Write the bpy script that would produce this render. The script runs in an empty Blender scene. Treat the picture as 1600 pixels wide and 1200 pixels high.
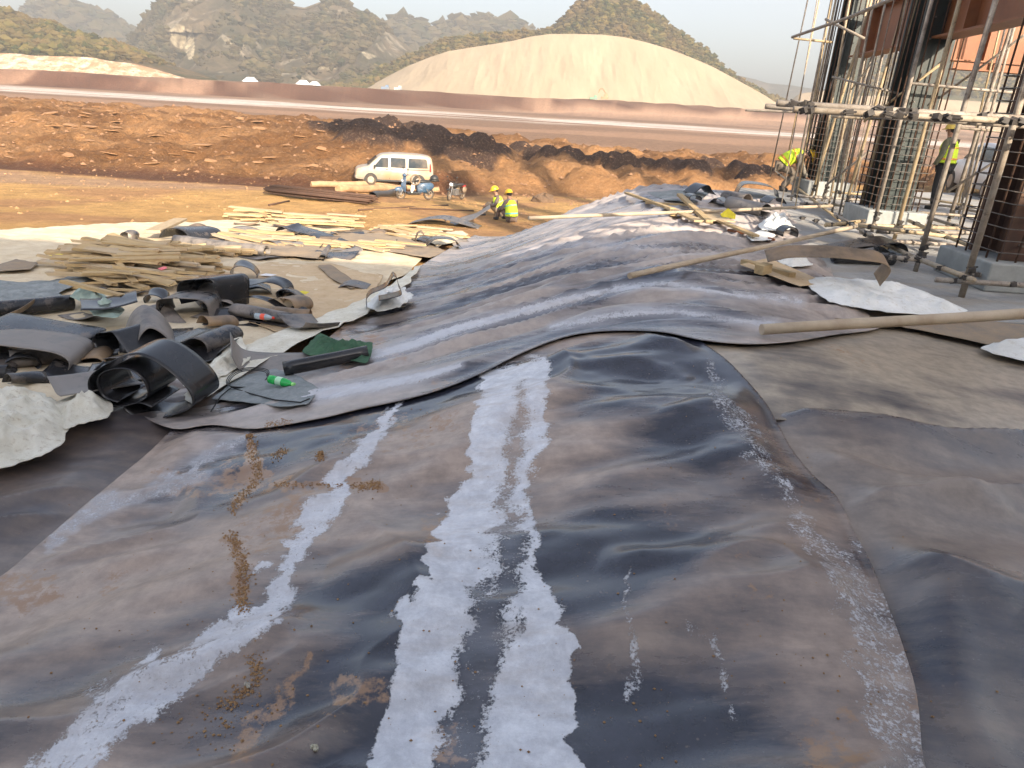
import bpy, bmesh, math, random
import numpy as np
from mathutils import Vector, Matrix, Euler
R = math.radians
random.seed(7)
scene = bpy.context.scene
COL = scene.collection

# ---------------------------------------------------------------- camera
CAMZ = 1.8
PITCH, ROLL, FPX = R(22.0), R(4.0), 1110.0
cam_d = bpy.data.cameras.new('camera'); cam = bpy.data.objects.new('camera', cam_d); COL.objects.link(cam)
cam.location = (0, 0, CAMZ)
CM = Matrix.Rotation(R(90) - PITCH, 3, 'X') @ Matrix.Rotation(ROLL, 3, 'Z')
cam.rotation_euler = CM.to_euler()
cam_d.sensor_width = 36; cam_d.lens = 36 * FPX / 1600; cam_d.clip_start = 0.05; cam_d.clip_end = 9000
scene.camera = cam
# ---------------------------------------------------------------- light
SUN_EL = R(25)
SH = Vector((-0.38, 0.925, 0)).normalized()             # the way the light travels over the ground
LDIR = Vector((SH.x * math.cos(SUN_EL), SH.y * math.cos(SUN_EL), -math.sin(SUN_EL)))
world = bpy.data.worlds.new('World'); scene.world = world; world.use_nodes = True
nt = world.node_tree; nt.nodes.clear()
sky = nt.nodes.new('ShaderNodeTexSky'); sky.sky_type = 'NISHITA'; sky.sun_disc = False
sky.sun_elevation = SUN_EL; sky.sun_rotation = math.atan2(-SH.x, -SH.y)
sky.air_density = 1.0; sky.dust_density = 7.0; sky.ozone_density = 1.5; sky.altitude = 800
bg = nt.nodes.new('ShaderNodeBackground'); bg.inputs['Strength'].default_value = 0.15
wo = nt.nodes.new('ShaderNodeOutputWorld')
hs = nt.nodes.new('ShaderNodeHueSaturation'); hs.inputs['Saturation'].default_value = 0.8
nt.links.new(sky.outputs[0], hs.inputs['Color']); nt.links.new(hs.outputs[0], bg.inputs[0]); nt.links.new(bg.outputs[0], wo.inputs[0])
sun_d = bpy.data.lights.new('sun', 'SUN'); sun = bpy.data.objects.new('sun', sun_d); COL.objects.link(sun)
sun_d.energy = 4.7; sun_d.angle = R(0.6); sun_d.color = (1.0, 0.86, 0.68)
sun.rotation_euler = LDIR.to_track_quat('-Z', 'Y').to_euler()
scene.view_settings.view_transform = 'Standard'; scene.view_settings.look = 'None'
scene.view_settings.exposure = 1.3; scene.view_settings.gamma = 1.0; scene.view_settings.use_curve_mapping = False
try:
    scene.cycles.volume_step_rate = 1; scene.cycles.volume_max_steps = 64; scene.cycles.volume_bounces = 0
    scene.cycles.max_bounces = 6; scene.cycles.caustics_reflective = False; scene.cycles.caustics_refractive = False
except Exception: pass

# ---------------------------------------------------------------- geometry of the view (used to read positions off the photograph)
CMn = np.array(CM)
def ray(px, py):
    d = CMn @ np.array(((px - 800) / FPX, -(py - 600) / FPX, -1.0)); return d
def project(x, y, z):
    p = np.stack([np.asarray(x, float), np.asarray(y, float), np.asarray(z, float) - CAMZ], -1) @ CMn
    w = np.maximum(-p[..., 2], 1e-3)
    return 800 + FPX * p[..., 0] / w, 600 - FPX * p[..., 1] / w, -p[..., 2]
def at_z(px, py, z):
    d = ray(px, py); t = (z - CAMZ) / d[2]; return Vector((d[0] * t, d[1] * t, z))
def at_y(px, py, y):
    d = ray(px, py); t = y / d[1]; return Vector((d[0] * t, y, CAMZ + d[2] * t))

# ---------------------------------------------------------------- noise
def _h(ix, iy, seed):
    n = (ix.astype(np.int64) * 374761393 + iy.astype(np.int64) * 668265263 + seed * 974711) & 0x7fffffff
    n = ((n ^ (n >> 13)) * 1274126177) & 0x7fffffff
    n = ((n ^ (n >> 16)) * 668265263) & 0x7fffffff
    return (n & 0xffff) / 65535.0
def vn(x, y, seed=0):
    x = np.asarray(x, float); y = np.asarray(y, float)
    ix = np.floor(x); iy = np.floor(y); fx = x - ix; fy = y - iy
    fx = fx * fx * fx * (fx * (fx * 6 - 15) + 10); fy = fy * fy * fy * (fy * (fy * 6 - 15) + 10)
    a = _h(ix, iy, seed); b = _h(ix + 1, iy, seed); c = _h(ix, iy + 1, seed); d = _h(ix + 1, iy + 1, seed)
    return (a + (b - a) * fx) * (1 - fy) + (c + (d - c) * fx) * fy
def fbm(x, y, seed=0, oct=4, gain=.5):
    s = 0; a = 1; t = 0
    for o in range(oct):
        s = s + a * vn(x * 2 ** o + 17.3 * o, y * 2 ** o + 9.1 * o, seed + o); t += a; a *= gain
    return s / t
def sstep(a, b, x):
    t = np.clip((x - a) / (b - a), 0, 1); return t * t * (3 - 2 * t)

# ---------------------------------------------------------------- the lie of the land
ZL = np.array([(-6, -.3), (0, -.3), (4, -.45), (7, -.75), (10, -.98), (14, -1.3), (20, -1.95), (25, -2.45), (33, -3.2), (44, -3.95), (50, -4.25), (60, -4.4)])
def domes(x, y, sp, rad, seed):
    """round tipped heaps on a jittered lattice: returns 0..1"""
    out = np.zeros_like(x); gx = np.floor(x / sp); gy = np.floor(y / sp)
    for dx in (-1, 0, 1):
        for dy in (-1, 0, 1):
            cx = gx + dx; cy = gy + dy
            jx = (cx + .5 + .5 * (_h(cx, cy, seed) - .5)) * sp; jy = (cy + .5 + .5 * (_h(cx, cy, seed + 5) - .5)) * sp
            r = rad * (.8 + .45 * _h(cx, cy, seed + 9))
            d = np.hypot(x - jx, y - jy) / r
            out = np.maximum(out, (.65 + .5 * _h(cx, cy, seed + 3)) * np.clip(1 - d * d, 0, 1) ** .8)
    return out
DARK = []
def base_h(x, y):
    x = np.asarray(x, float); y = np.asarray(y, float)
    zl = np.interp(y, ZL[:, 0], ZL[:, 1])
    cx = 0.25 + 0.15 * y
    t = cx - x
    zc = 0.16 + .10 * np.exp(-((y - 4.6) / 1.6) ** 2) - .05 * sstep(7, 14, y)
    left = sstep(-.5, 3.5 + .06 * y, t) ** .93
    plate = 0.02 + .0 * x
    zr = zc + (plate - zc) * sstep(.2, 3.2, -t)
    z = np.where(t > 0, zc + (zl - zc) * left, zr + (zl - zc) * left)
    # the platform and the mound end, and the ground falls away to the dumping ground
    yend = 15.6 + .55 * np.maximum(x - 4, 0) + 3.0 * sstep(5, 9, x)
    k = sstep(0, 6.5, y - yend)
    z = z + (zl - z) * k
    # debris slope, a little uneven
    z = z + .10 * (fbm(x * .25, y * .25, 3) - .5) * sstep(6, 14, y) * left
    # sandy hump where the van stands, road and ruts at the left
    m = np.exp(-(((x + 7) / 10) ** 2 + ((y - 29) / 6.5) ** 2)); z = z + .5 * m
    z = z + .12 * (fbm(x * .5, y * .5, 8) - .5) * sstep(15, 24, y) * (1 - sstep(120, 140, y))
    # mud dumping ground
    lf = sstep(6, -14, x)                       # left half is one broad bank, right half rows of heaps
    y0 = 41 + 9 * sstep(-14, 6, x) + .10 * np.maximum(x, 0) + 2.5 * (fbm(x * .12, y * .0 + 3, 12) - .5)
    bank = sstep(0, 19, y - y0) * (1.75 * lf + .55) * (1 - sstep(74, 92, y))
    hp = domes(x + .25 * y, y - .1 * x, 5.0, 3.4, 21) * 1.45 + .5 * domes(x, y, 2.3, 1.5, 31)
    fade = sstep(0, 3.5, y - y0) * (1 - sstep(78, 92, y - .0 * x))
    z = z + bank + fade * (hp * (.38 + .62 * (1 - lf)) + .8 * (fbm(x * .5, y * .5, 14, 5) - .5) + .5 * (.5 - np.abs(fbm(x * 1.3, y * 1.6, 15, 4) - .5) * 3) * .5 + .30 * (fbm(x * 2.6, y * 3.2, 18, 3) - .5))
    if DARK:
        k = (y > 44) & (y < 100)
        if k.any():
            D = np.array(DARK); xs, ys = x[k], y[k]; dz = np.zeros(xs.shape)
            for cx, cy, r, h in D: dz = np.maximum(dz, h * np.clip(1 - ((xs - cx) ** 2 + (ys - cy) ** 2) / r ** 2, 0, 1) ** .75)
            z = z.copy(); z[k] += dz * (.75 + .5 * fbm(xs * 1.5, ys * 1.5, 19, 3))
    z = z + .05 * (fbm(x * 3, y * 3, 16, 3) - .5) * sstep(18, 24, y) * (1 - sstep(60, 120, y))
    # flat pond floor beyond, then the red berm
    fl = -5 + .0093 * (np.clip(x, -260, 260) + 160) + .5 * sstep(60, 200, x)
    k = sstep(86, 130, y); z = z * (1 - k) + fl * k
    yb = 240 + .38 * (x + 160) + 7 * (fbm(x * .02, 0 * x, 5) - .5)
    top = -.45 + .0150 * (np.clip(x, -300, 75) + 160) - .006 * np.clip(x - 75, 0, 300) + .5 * np.abs(np.sin(x * .22)) * sstep(-20, 30, x) + .8 * (fbm(x * .03, 0 * x, 6) - .5)
    z = z + (top - z) * sstep(0, 14, y - yb) + .9 * (fbm(x * .08, y * .08, 41) - .5) * sstep(0, 8, y - yb) * (1 - sstep(14, 30, y - yb))
    z = z + 1.7 * sstep(-20, -12, y - yb) * sstep(0, 30, x) * (1 - sstep(2, 12, y - yb))
    return z
def gz(x, y): return float(base_h(np.array([x]), np.array([y]))[0])
def ground(px, py, ymax=400, dz=0.0):
    """where the line of sight through a point of the photograph meets the ground"""
    d = ray(px, py); d = d / np.linalg.norm(d)
    ts = 1.0 * (1.02 ** np.arange(320))
    for it in (0, 1):
        x = d[0] * ts; y = d[1] * ts; z = CAMZ + d[2] * ts; f = z - base_h(x, y) - dz
        i = int(np.argmax(f < 0)) if (f < 0).any() else len(ts) - 1
        i = max(i, 1)
        if it == 0: ts = np.linspace(ts[i - 1], ts[i], 12)
    a, b = f[i - 1], f[i]; t = ts[i - 1] + (ts[i] - ts[i - 1]) * a / (a - b + 1e-9)
    return Vector((d[0] * t, d[1] * t, CAMZ + d[2] * t))

# the row of heaps tinted near black on the mud
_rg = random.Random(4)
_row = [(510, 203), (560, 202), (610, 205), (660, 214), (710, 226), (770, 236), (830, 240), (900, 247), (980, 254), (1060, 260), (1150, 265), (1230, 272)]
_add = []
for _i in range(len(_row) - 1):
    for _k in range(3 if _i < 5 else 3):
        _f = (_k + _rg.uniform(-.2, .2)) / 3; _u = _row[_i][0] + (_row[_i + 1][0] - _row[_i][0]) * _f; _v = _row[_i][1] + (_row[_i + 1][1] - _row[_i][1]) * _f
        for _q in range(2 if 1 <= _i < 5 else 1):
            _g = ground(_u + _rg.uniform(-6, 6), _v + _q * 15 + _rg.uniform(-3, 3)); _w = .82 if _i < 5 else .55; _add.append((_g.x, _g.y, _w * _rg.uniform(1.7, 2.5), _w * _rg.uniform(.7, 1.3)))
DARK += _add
# ---------------------------------------------------------------- objects
def put(o, parent=None):
    COL.objects.link(o)
    if parent is not None: o.parent = parent
    return o
def tag(o, label=None, cat=None, group=None, kind=None):
    if label: o['label'] = label
    if cat: o['category'] = cat
    if group: o['group'] = group
    if kind: o['kind'] = kind
    return o
def thing(name, label, cat, loc=(0, 0, 0), rz=0.0, group=None, rot=None):
    o = bpy.data.objects.new(name, None); put(o); o.location = loc; o.rotation_euler = rot if rot else (0, 0, rz)
    o.empty_display_size = .1
    return tag(o, label, cat, group)
class MB:
    def __init__(s): s.v = []; s.f = []
    def add(s, vs, fs):
        b = len(s.v); s.v += [tuple(v) for v in vs]; s.f += [tuple(i + b for i in f) for f in fs]; return s
    def box(s, c, d, M=None):
        c = Vector(c); hx, hy, hz = d[0] / 2, d[1] / 2, d[2] / 2
        vs = [Vector((sx * hx, sy * hy, sz * hz)) for sx in (-1, 1) for sy in (-1, 1) for sz in (-1, 1)]
        vs = [c + (M @ v if M else v) for v in vs]
        return s.add(vs, [(0, 1, 3, 2), (4, 6, 7, 5), (0, 4, 5, 1), (2, 3, 7, 6), (0, 2, 6, 4), (1, 5, 7, 3)])
    def tube(s, pts, r, n=8, cap=True):
        pts = [Vector(p) for p in pts]; rs = r if isinstance(r, (list, tuple)) else [r] * len(pts)
        vs = []; up = None
        for i, p in enumerate(pts):
            t = (pts[min(i + 1, len(pts) - 1)] - pts[max(i - 1, 0)]).normalized()
            a = up if up is not None else (Vector((0, 0, 1)) if abs(t.z) < .9 else Vector((1, 0, 0)))
            u = (a - t * a.dot(t)).normalized(); w = t.cross(u); up = u
            vs += [p + (u * math.cos(2 * math.pi * k / n) + w * math.sin(2 * math.pi * k / n)) * rs[i] for k in range(n)]
        fs = [(i * n + k, i * n + (k + 1) % n, (i + 1) * n + (k + 1) % n, (i + 1) * n + k) for i in range(len(pts) - 1) for k in range(n)]
        if cap: fs += [tuple(range(n))[::-1], tuple((len(pts) - 1) * n + k for k in range(n))]
        return s.add(vs, fs)
    def ell(s, c, r, M=None, n=10, m=7):
        c = Vector(c); vs = []
        for i in range(m + 1):
            th = math.pi * i / m
            for k in range(n):
                ph = 2 * math.pi * k / n
                v = Vector((r[0] * math.sin(th) * math.cos(ph), r[1] * math.sin(th) * math.sin(ph), r[2] * math.cos(th)))
                vs.append(c + (M @ v if M else v))
        return s.add(vs, [(i * n + k, (i + 1) * n + k, (i + 1) * n + (k + 1) % n, i * n + (k + 1) % n) for i in range(m) for k in range(n)])
    def prism(s, poly, w, axis='y'):
        """poly in (x,z), thickness w along y, centred"""
        n = len(poly); vs = [(p[0], -w / 2, p[1]) for p in poly] + [(p[0], w / 2, p[1]) for p in poly]
        return s.add(vs, [tuple(range(n)), tuple(range(n, 2 * n))[::-1]] + [(i, i + n, (i + 1) % n + n, (i + 1) % n) for i in range(n)])
    def mesh(s, name, mat, smooth=False):
        me = bpy.data.meshes.new(name); me.from_pydata(s.v, [], s.f); me.validate()
        if mat: me.materials.append(mat)
        if smooth: me.polygons.foreach_set('use_smooth', [True] * len(me.polygons))
        return me
    def build(s, name, mat, parent=None, smooth=False, bevel=0, autos=None):
        o = bpy.data.objects.new(name, s.mesh(name, mat, smooth)); put(o, parent)
        if bevel:
            m = o.modifiers.new('bevel', 'BEVEL'); m.width = bevel; m.segments = 2; m.limit_method = 'ANGLE'
        return o
def np_mesh(name, V, F, mat, smooth=True, attrs=None):
    V = np.asarray(V, np.float32); F = np.asarray(F, np.int32); k = F.shape[1]
    me = bpy.data.meshes.new(name); me.vertices.add(len(V)); me.vertices.foreach_set('co', V.ravel())
    me.loops.add(F.size); me.loops.foreach_set('vertex_index', F.ravel())
    me.polygons.add(len(F)); me.polygons.foreach_set('loop_start', np.arange(0, F.size, k, dtype=np.int32))
    try: me.polygons.foreach_set('loop_total', np.full(len(F), k, np.int32))
    except Exception: pass
    me.polygons.foreach_set('use_smooth', np.full(len(F), smooth))
    me.update(calc_edges=True)
    for an, av in (attrs or {}).items():
        a = me.attributes.new(an, 'FLOAT', 'POINT'); a.data.foreach_set('value', np.asarray(av, np.float32))
    if mat: me.materials.append(mat)
    return me
def np_obj(name, V, F, mat, parent=None, smooth=True, attrs=None):
    return put(bpy.data.objects.new(name, np_mesh(name, V, F, mat, smooth, attrs)), parent)
def grid_faces(nr, nc):
    i = np.arange(nr - 1)[:, None] * nc + np.arange(nc - 1)[None, :]; i = i.ravel()
    return np.stack([i, i + 1, i + nc + 1, i + nc], 1)
def strip_faces(nr, nc, wrap=False): return grid_faces(nr, nc)

# ---------------------------------------------------------------- materials
class NT:
    def __init__(s, name):
        s.m = bpy.data.materials.new(name); s.m.use_nodes = True; s.t = s.m.node_tree; s.t.nodes.clear()
        s.out = s.t.nodes.new('ShaderNodeOutputMaterial'); s.b = s.t.nodes.new('ShaderNodeBsdfPrincipled')
        s.t.links.new(s.b.outputs[0], s.out.inputs[0])
    def n(s, typ, **kw):
        nd = s.t.nodes.new('ShaderNode' + typ)
        for k, v in kw.items():
            if k in nd.inputs: nd.inputs[k].default_value = v
            else: setattr(nd, k, v)
        return nd
    def l(s, a, b): s.t.links.new(a, b)
    def coord(s, scale=(1, 1, 1), obj=False, rot=(0, 0, 0)):
        g = s.n('TexCoord'); mp = s.n('Mapping'); mp.inputs['Scale'].default_value = scale; mp.inputs['Rotation'].default_value = rot
        if obj: s.l(g.outputs['Object'], mp.inputs[0])
        else:
            g = s.n('NewGeometry'); s.l(g.outputs['Position'], mp.inputs[0])
        return mp.outputs[0]
    def noise(s, vec, scale, detail=5, rough=.6, dist=0.0):
        nd = s.n('TexNoise', Scale=scale, Detail=detail, Roughness=rough, Distortion=dist); s.l(vec, nd.inputs['Vector']); return nd.outputs['Fac']
    def ramp(s, fac, a, b, lo=0.0, hi=1.0):
        nd = s.n('MapRange'); nd.inputs[1].default_value = a; nd.inputs[2].default_value = b; nd.inputs[3].default_value = lo; nd.inputs[4].default_value = hi
        s.l(fac, nd.inputs[0]); return nd.outputs[0]
    def mix(s, fac, a, b):
        nd = s.n('Mix', data_type='RGBA')
        for k, v in ((6, a), (7, b)):
            if isinstance(v, tuple): nd.inputs[k].default_value = (*v, 1) if len(v) == 3 else v
            else: s.l(v, nd.inputs[k])
        if isinstance(fac, (int, float)): nd.inputs[0].default_value = fac
        else: s.l(fac, nd.inputs[0])
        return nd.outputs[2]
    def math(s, op, a, b=0.0, clamp=False):
        nd = s.n('Math', operation=op); nd.use_clamp = clamp
        for k, v in ((0, a), (1, b)):
            if isinstance(v, (int, float)): nd.inputs[k].default_value = v
            else: s.l(v, nd.inputs[k])
        return nd.outputs[0]
    def attr(s, name): nd = s.n('Attribute', attribute_name=name); return nd.outputs['Fac']
    def bump(s, h, strength=.3, dist=.01):
        nd = s.n('Bump', Strength=strength, Distance=dist); s.l(h, nd.inputs['Height']); s.l(nd.outputs[0], s.b.inputs['Normal'])
    def rnd(s): nd = s.n('ObjectInfo'); return nd.outputs['Random']
    def set(s, col=None, rough=None, metal=None, spec=None):
        for k, v in (('Base Color', col), ('Roughness', rough), ('Metallic', metal), ('Specular IOR Level', spec)):
            if v is None: continue
            if isinstance(v, tuple): s.b.inputs[k].default_value = (*v, 1)
            elif isinstance(v, (int, float)): s.b.inputs[k].default_value = v
            else: s.l(v, s.b.inputs[k])
        return s.m
def simple(name, a, b, scale=8, rough=.7, metal=0, bump=0, bscale=40, bdist=.01, obj=True, dust=None, dustamt=.5, stretch=(1, 1, 1), vary=0, spec=None):
    """two-tone noisy surface with optional dust and bump"""
    t = NT(name); c = t.coord(stretch, obj)
    if vary:
        off = t.n('VectorMath', operation='ADD'); t.l(c, off.inputs[0]); t.l(t.math('MULTIPLY', t.rnd(), 37.0), off.inputs[1]); c = off.outputs[0]
    col = t.mix(t.ramp(t.noise(c, scale), .35, .65), a, b)
    if dust: col = t.mix(t.math('MULTIPLY', t.ramp(t.noise(c, scale * .4, 8, .7), .4, .62), dustamt), col, dust)
    if vary:
        h = t.n('HueSaturation'); t.l(col, h.inputs['Color']); t.l(t.ramp(t.rnd(), 0, 1, 1 - vary, 1 + vary), h.inputs['Value']); col = h.outputs[0]
    if bump: t.bump(t.noise(c, bscale, 6, .65), bump, bdist)
    return t.set(col, rough, metal, spec)
# ================================================================ THE GROUND
def lerp3(a, b, k): return a + (b - a) * k[..., None]
def ground_tint(x, y, z):
    n1 = fbm(x * .06, y * .06, 50); n2 = fbm(x * .35, y * .35, 51); n3 = fbm(x * 1.6, y * 1.6, 52)
    mud = np.array((.34, .178, .076)); mud2 = np.array((.19, .088, .032)); wet = np.array((.12, .048, .022))
    sand = np.array((.66, .39, .15)); road = np.array((.47, .30, .19)); pale = np.array((.70, .62, .55)); red = np.array((.10, .034, .014)); pink = np.array((.52, .31, .195))
    c = lerp3(np.broadcast_to(sand, x.shape + (3,)), np.array((.52, .285, .13)), sstep(.4, .65, n2))
    # road by the van and at the left
    rd = sstep(-10, -16, x) * sstep(27, 30, y) * (1 - sstep(36, 39, y)); c = lerp3(c, road, rd * .8)
    y0 = 41 + 9 * sstep(-14, 6, x) + .10 * np.maximum(x, 0)
    k = sstep(-3.5, 0, y - y0 + 3 * (n2 - .5)); m = lerp3(np.broadcast_to(mud, x.shape + (3,)), mud2, sstep(.4, .6, .5 * n2 + .5 * n1)); c = lerp3(c, m, k)
    # dark wet foot of the bank on the left
    wf = sstep(-3.0, -1.0, y - y0) * (1 - sstep(1.0, 3.5, y - y0 + 3 * (n2 - .5))) * sstep(2, -6, x); c = lerp3(c, wet, wf * .95)
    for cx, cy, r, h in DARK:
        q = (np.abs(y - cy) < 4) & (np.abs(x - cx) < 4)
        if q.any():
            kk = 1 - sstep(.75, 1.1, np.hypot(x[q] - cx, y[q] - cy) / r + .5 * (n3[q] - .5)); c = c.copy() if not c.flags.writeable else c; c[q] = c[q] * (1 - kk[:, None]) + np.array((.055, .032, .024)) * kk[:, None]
    # pond floor with a pale skin of water and dry mud
    k = sstep(84, 96, y); c = lerp3(c, lerp3(np.broadcast_to(pink * .46, x.shape + (3,)), pink * .68, sstep(.4, .6, fbm(x * .02, y * .06, 71))), k)
    yb = 240 + .38 * (x + 160)
    wy = (y - (200 + .03 * x + 30 * (fbm(x * .015, y * .01, 73) - .5)))
    w = np.maximum(sstep(-30, -14, wy + 22 * (fbm(x * .05, y * .12, 74) - .5)) * (1 - sstep(14, 30, wy + 26 * (fbm(x * .04, y * .1, 75) - .5))), .0) * sstep(.30, .44, fbm(x * .012, y * .07, 60)) * (.55 + .45 * sstep(.35, .6, fbm(x * .05, y * .4, 61))); c = lerp3(c, pale, w)
    k = sstep(-7, -2, y - yb + 4 * (n1 - .5)); c = lerp3(c, lerp3(np.broadcast_to(red, x.shape + (3,)), np.array((.15, .064, .034)), sstep(.35, .65, fbm(x * .09, z * .3, 63))), k)
    # paler cut face low on the right
    k = sstep(-10, 15, x) * (1 - sstep(-.4, 1.4, z + .9 - .012 * x + 1.5 * (fbm(x * .03, 0 * x, 64) - .5))) * sstep(-17, -10, y - yb); c = lerp3(c, pink, k * .95)
    k = sstep(.66, .8, fbm(x * .06, y * .01, 66)) * sstep(-6, -2, y - yb); c = lerp3(c, pink, k * .6)
    k = sstep(14, 30, y - yb); c = lerp3(c, np.array((.34, .22, .13)), k)
    return np.clip(c * (.85 + .3 * n3)[..., None], 0, 1)
def color_attr(me, name, C):
    a = me.attributes.new(name, 'FLOAT_COLOR', 'POINT'); a.data.foreach_set('color', np.concatenate([C, np.ones((len(C), 1))], 1).astype(np.float32).ravel())

t = NT('earth'); at = t.n('Attribute', attribute_name='tint'); c = t.coord((1, 1, 1))
n_ = t.noise(c, 1.3, 10, .72); n2_ = t.noise(c, 6, 8, .7); v_ = t.n('TexVoronoi', Scale=1.1); t.l(c, v_.inputs['Vector'])
col = t.mix(t.ramp(n_, .42, .60, 0, .5), at.outputs['Color'], t.mix(.5, at.outputs['Color'], (.03, .014, .007)))
col = t.mix(t.ramp(n2_, .52, .66, 0, .45), col, t.mix(.45, at.outputs['Color'], (.6, .42, .25)))
t.bump(t.math('ADD', n_, t.math('MULTIPLY', n2_, .45)), 1.0, .5); EARTH = t.set(col, .92, 0, .2)

def fan(ys, s0, s1, ns):
    s = np.linspace(s0, s1, ns); Y, S = np.meshgrid(ys, s, indexing='ij'); return S * (Y + .8), Y
ys = [.6]
while ys[-1] < 1450:
    y = ys[-1]; dep = max(1.6, 2 if y < 20 else 6)
    st = .012 * (y + .5) if y < 16 else (.0042 * y if y < 100 else (.010 * y if y < 260 else .03 * y)); ys.append(y + st * 1.25)
X, Y = fan(np.array(ys), -1.25, 1.25, 680)
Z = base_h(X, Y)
mem = (Y < 17) & (X > .25 + .15 * Y - 4.2 - .06 * Y)
Z = Z - .09 * (1 - sstep(14, 17, Y)) - .12 * sstep(3, 1.2, Y)
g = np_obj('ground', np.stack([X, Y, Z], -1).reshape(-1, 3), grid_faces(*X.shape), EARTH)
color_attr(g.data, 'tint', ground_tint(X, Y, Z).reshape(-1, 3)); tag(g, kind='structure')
xs = np.concatenate([np.linspace(-900, -60, 15), np.linspace(-50, 50, 60), np.linspace(60, 900, 15)]); yy = np.linspace(-78, 2.0, 50)
Y, X = np.meshgrid(yy, xs, indexing='ij'); Z = base_h(np.clip(X, -4, 9), np.maximum(Y, 0)) - .30
g = np_obj('ground_behind', np.stack([X, Y, Z], -1).reshape(-1, 3), grid_faces(*X.shape), EARTH)
color_attr(g.data, 'tint', ground_tint(X, Y, Z).reshape(-1, 3)); tag(g, kind='structure')

# ---------------------------------------------------------------- hills
def hill(name, sil, yr, yb, zb, mat, amp, freq, seed, prof=.75, rows=90, cols=260, back=1.0, gul=0.0, step=None, lower=None):
    px = np.array([p[0] for p in sil], float); py = np.array([p[1] for p in sil], float)
    t = np.linspace(0, 1, cols); arc = np.concatenate([[0], np.cumsum(np.hypot(np.diff(px), np.diff(py)))]); arc /= arc[-1]
    u = np.interp(t, arc, px); v = np.interp(t, arc, py)
    RX = np.empty(cols); RZ = np.empty(cols)
    for i in range(cols):
        p = at_y(u[i], v[i], yr); RX[i] = p.x; RZ[i] = p.z
    T = np.linspace(0, 1, rows)
    V = []; Q = []
    for k in T:                                   # front: base -> ridge
        y = yb + (yr - yb) * k; x = RX * ((y / yr) * .35 + .65) if False else RX * y / yr
        zz = zb + (RZ - zb) * (k ** prof); V.append(np.stack([x, np.full(cols, y), zz], -1)); Q.append(np.full(cols, k))
    for k in np.linspace(.06, 1, 14):             # the far side falls away
        y = yr + (yr - yb) * back * k; V.append(np.stack([RX * y / yr, np.full(cols, y), zb + (RZ - zb) * (1 - sstep(0, 1, k))], -1)); Q.append(np.full(cols, 1 - k))
    V = np.array(V); Q = np.array(Q)
    x, y, z = V[..., 0], V[..., 1], V[..., 2]
    w = np.sin(np.clip(Q, 0, 1) * math.pi) * .85 + .15 * (Q < .97)
    n = fbm(x * freq, z * freq * .6 + y * freq * .8, seed, 6, .55) - .5
    gl = np.abs(fbm(x * freq * 1.7, y * freq * .25, seed + 3, 4) - .5) * 2
    V[..., 2] += amp * n * w; V[..., 1] += (amp * 1.6 * n + gul * gl) * w
    if step: V[..., 1] += amp * step * (np.floor(z / step * 2) % 2) * w
    o = np_obj(name, V.reshape(-1, 3), grid_faces(*V.shape[:2]), mat)
    return o, V, Q
def scrubs(name, V, rows, n, size, seed, mask, mat, label, cat):
    """low bushes and small trees over a slope: too many to count, one object"""
    rg = np.random.default_rng(seed); nr, nc = V.shape[:2]
    a = rg.uniform(rows[0], rows[1], n) * (nr - 2); b = rg.uniform(0, nc - 2, n); i = a.astype(int); j = b.astype(int); fa = (a - i)[:, None]; fb = (b - j)[:, None]
    P = (V[i, j] * (1 - fa) + V[i + 1, j] * fa) * (1 - fb) + (V[i, j + 1] * (1 - fa) + V[i + 1, j + 1] * fa) * fb
    k = mask(P, rg); P = P[k]; n = len(P)
    ico = np.array([(0, 0, .8), (.9, 0, .4), (.28, .85, .45), (-.72, .53, .4), (-.72, -.53, .45), (.28, -.85, .4), (0, 0, -.6)])
    fc = np.array([(0, 1, 2), (0, 2, 3), (0, 3, 4), (0, 4, 5), (0, 5, 1), (6, 2, 1), (6, 3, 2), (6, 4, 3), (6, 5, 4), (6, 1, 5)])
    s = size * (.3 + rg.random(n) ** 3 * 1.9)
    W = ico[None] * (1 + .75 * (rg.random((n, 7, 3)) - .5)) * s[:, None, None]; W[..., 2] *= (.75 + .7 * rg.random(n))[:, None]
    W = W + P[:, None] + np.array((0, 0, .25)) * s[:, None, None]
    F = (fc[None] + (np.arange(n) * 7)[:, None, None]).reshape(-1, 3)
    o = np_obj(name, W.reshape(-1, 3), F, mat, smooth=False, attrs={'shade': np.repeat(rg.random(n), 7)})
    return tag(o, label, cat, kind='stuff')
def rockmat(name, green, brown, rock, sc, rockat=.6, bump=.6, bd=3, cliffs=False):
    t = NT(name); c = t.coord((1, 1, .6)); a = t.noise(c, sc, 8, .65); b = t.noise(c, sc * 5, 8, .7)
    col = t.mix(t.ramp(a, .42, .58), green, brown); col = t.mix(t.ramp(b, .42, .62, 0, .7), col, t.mix(.5, green, (.02, .02, .012)))
    r = t.noise(t.coord((1, 1, .35)), sc * 1.4, 10, .7); col = t.mix(t.ramp(r, rockat, rockat + .05), col, t.mix(t.ramp(b, .4, .6), rock, tuple(v * .55 for v in rock)))
    if cliffs:
        cf = t.attr('cliff'); cn = t.noise(t.coord((1, 1, .3)), .14, 10, .75); cm = t.math('ADD', cf, t.math('MULTIPLY', t.math('SUBTRACT', cn, .5), 1.2))
        col = t.mix(t.math('MULTIPLY', t.ramp(cm, .42, .55), t.ramp(cf, .02, .2)), col, t.mix(t.ramp(t.noise(t.coord((1, 1, .25)), .3, 8, .7), .38, .6), (.46, .39, .26), (.18, .14, .09)))
    t.bump(t.math('ADD', a, b), bump, bd); return t.set(col, .95, 0, .1)
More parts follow.
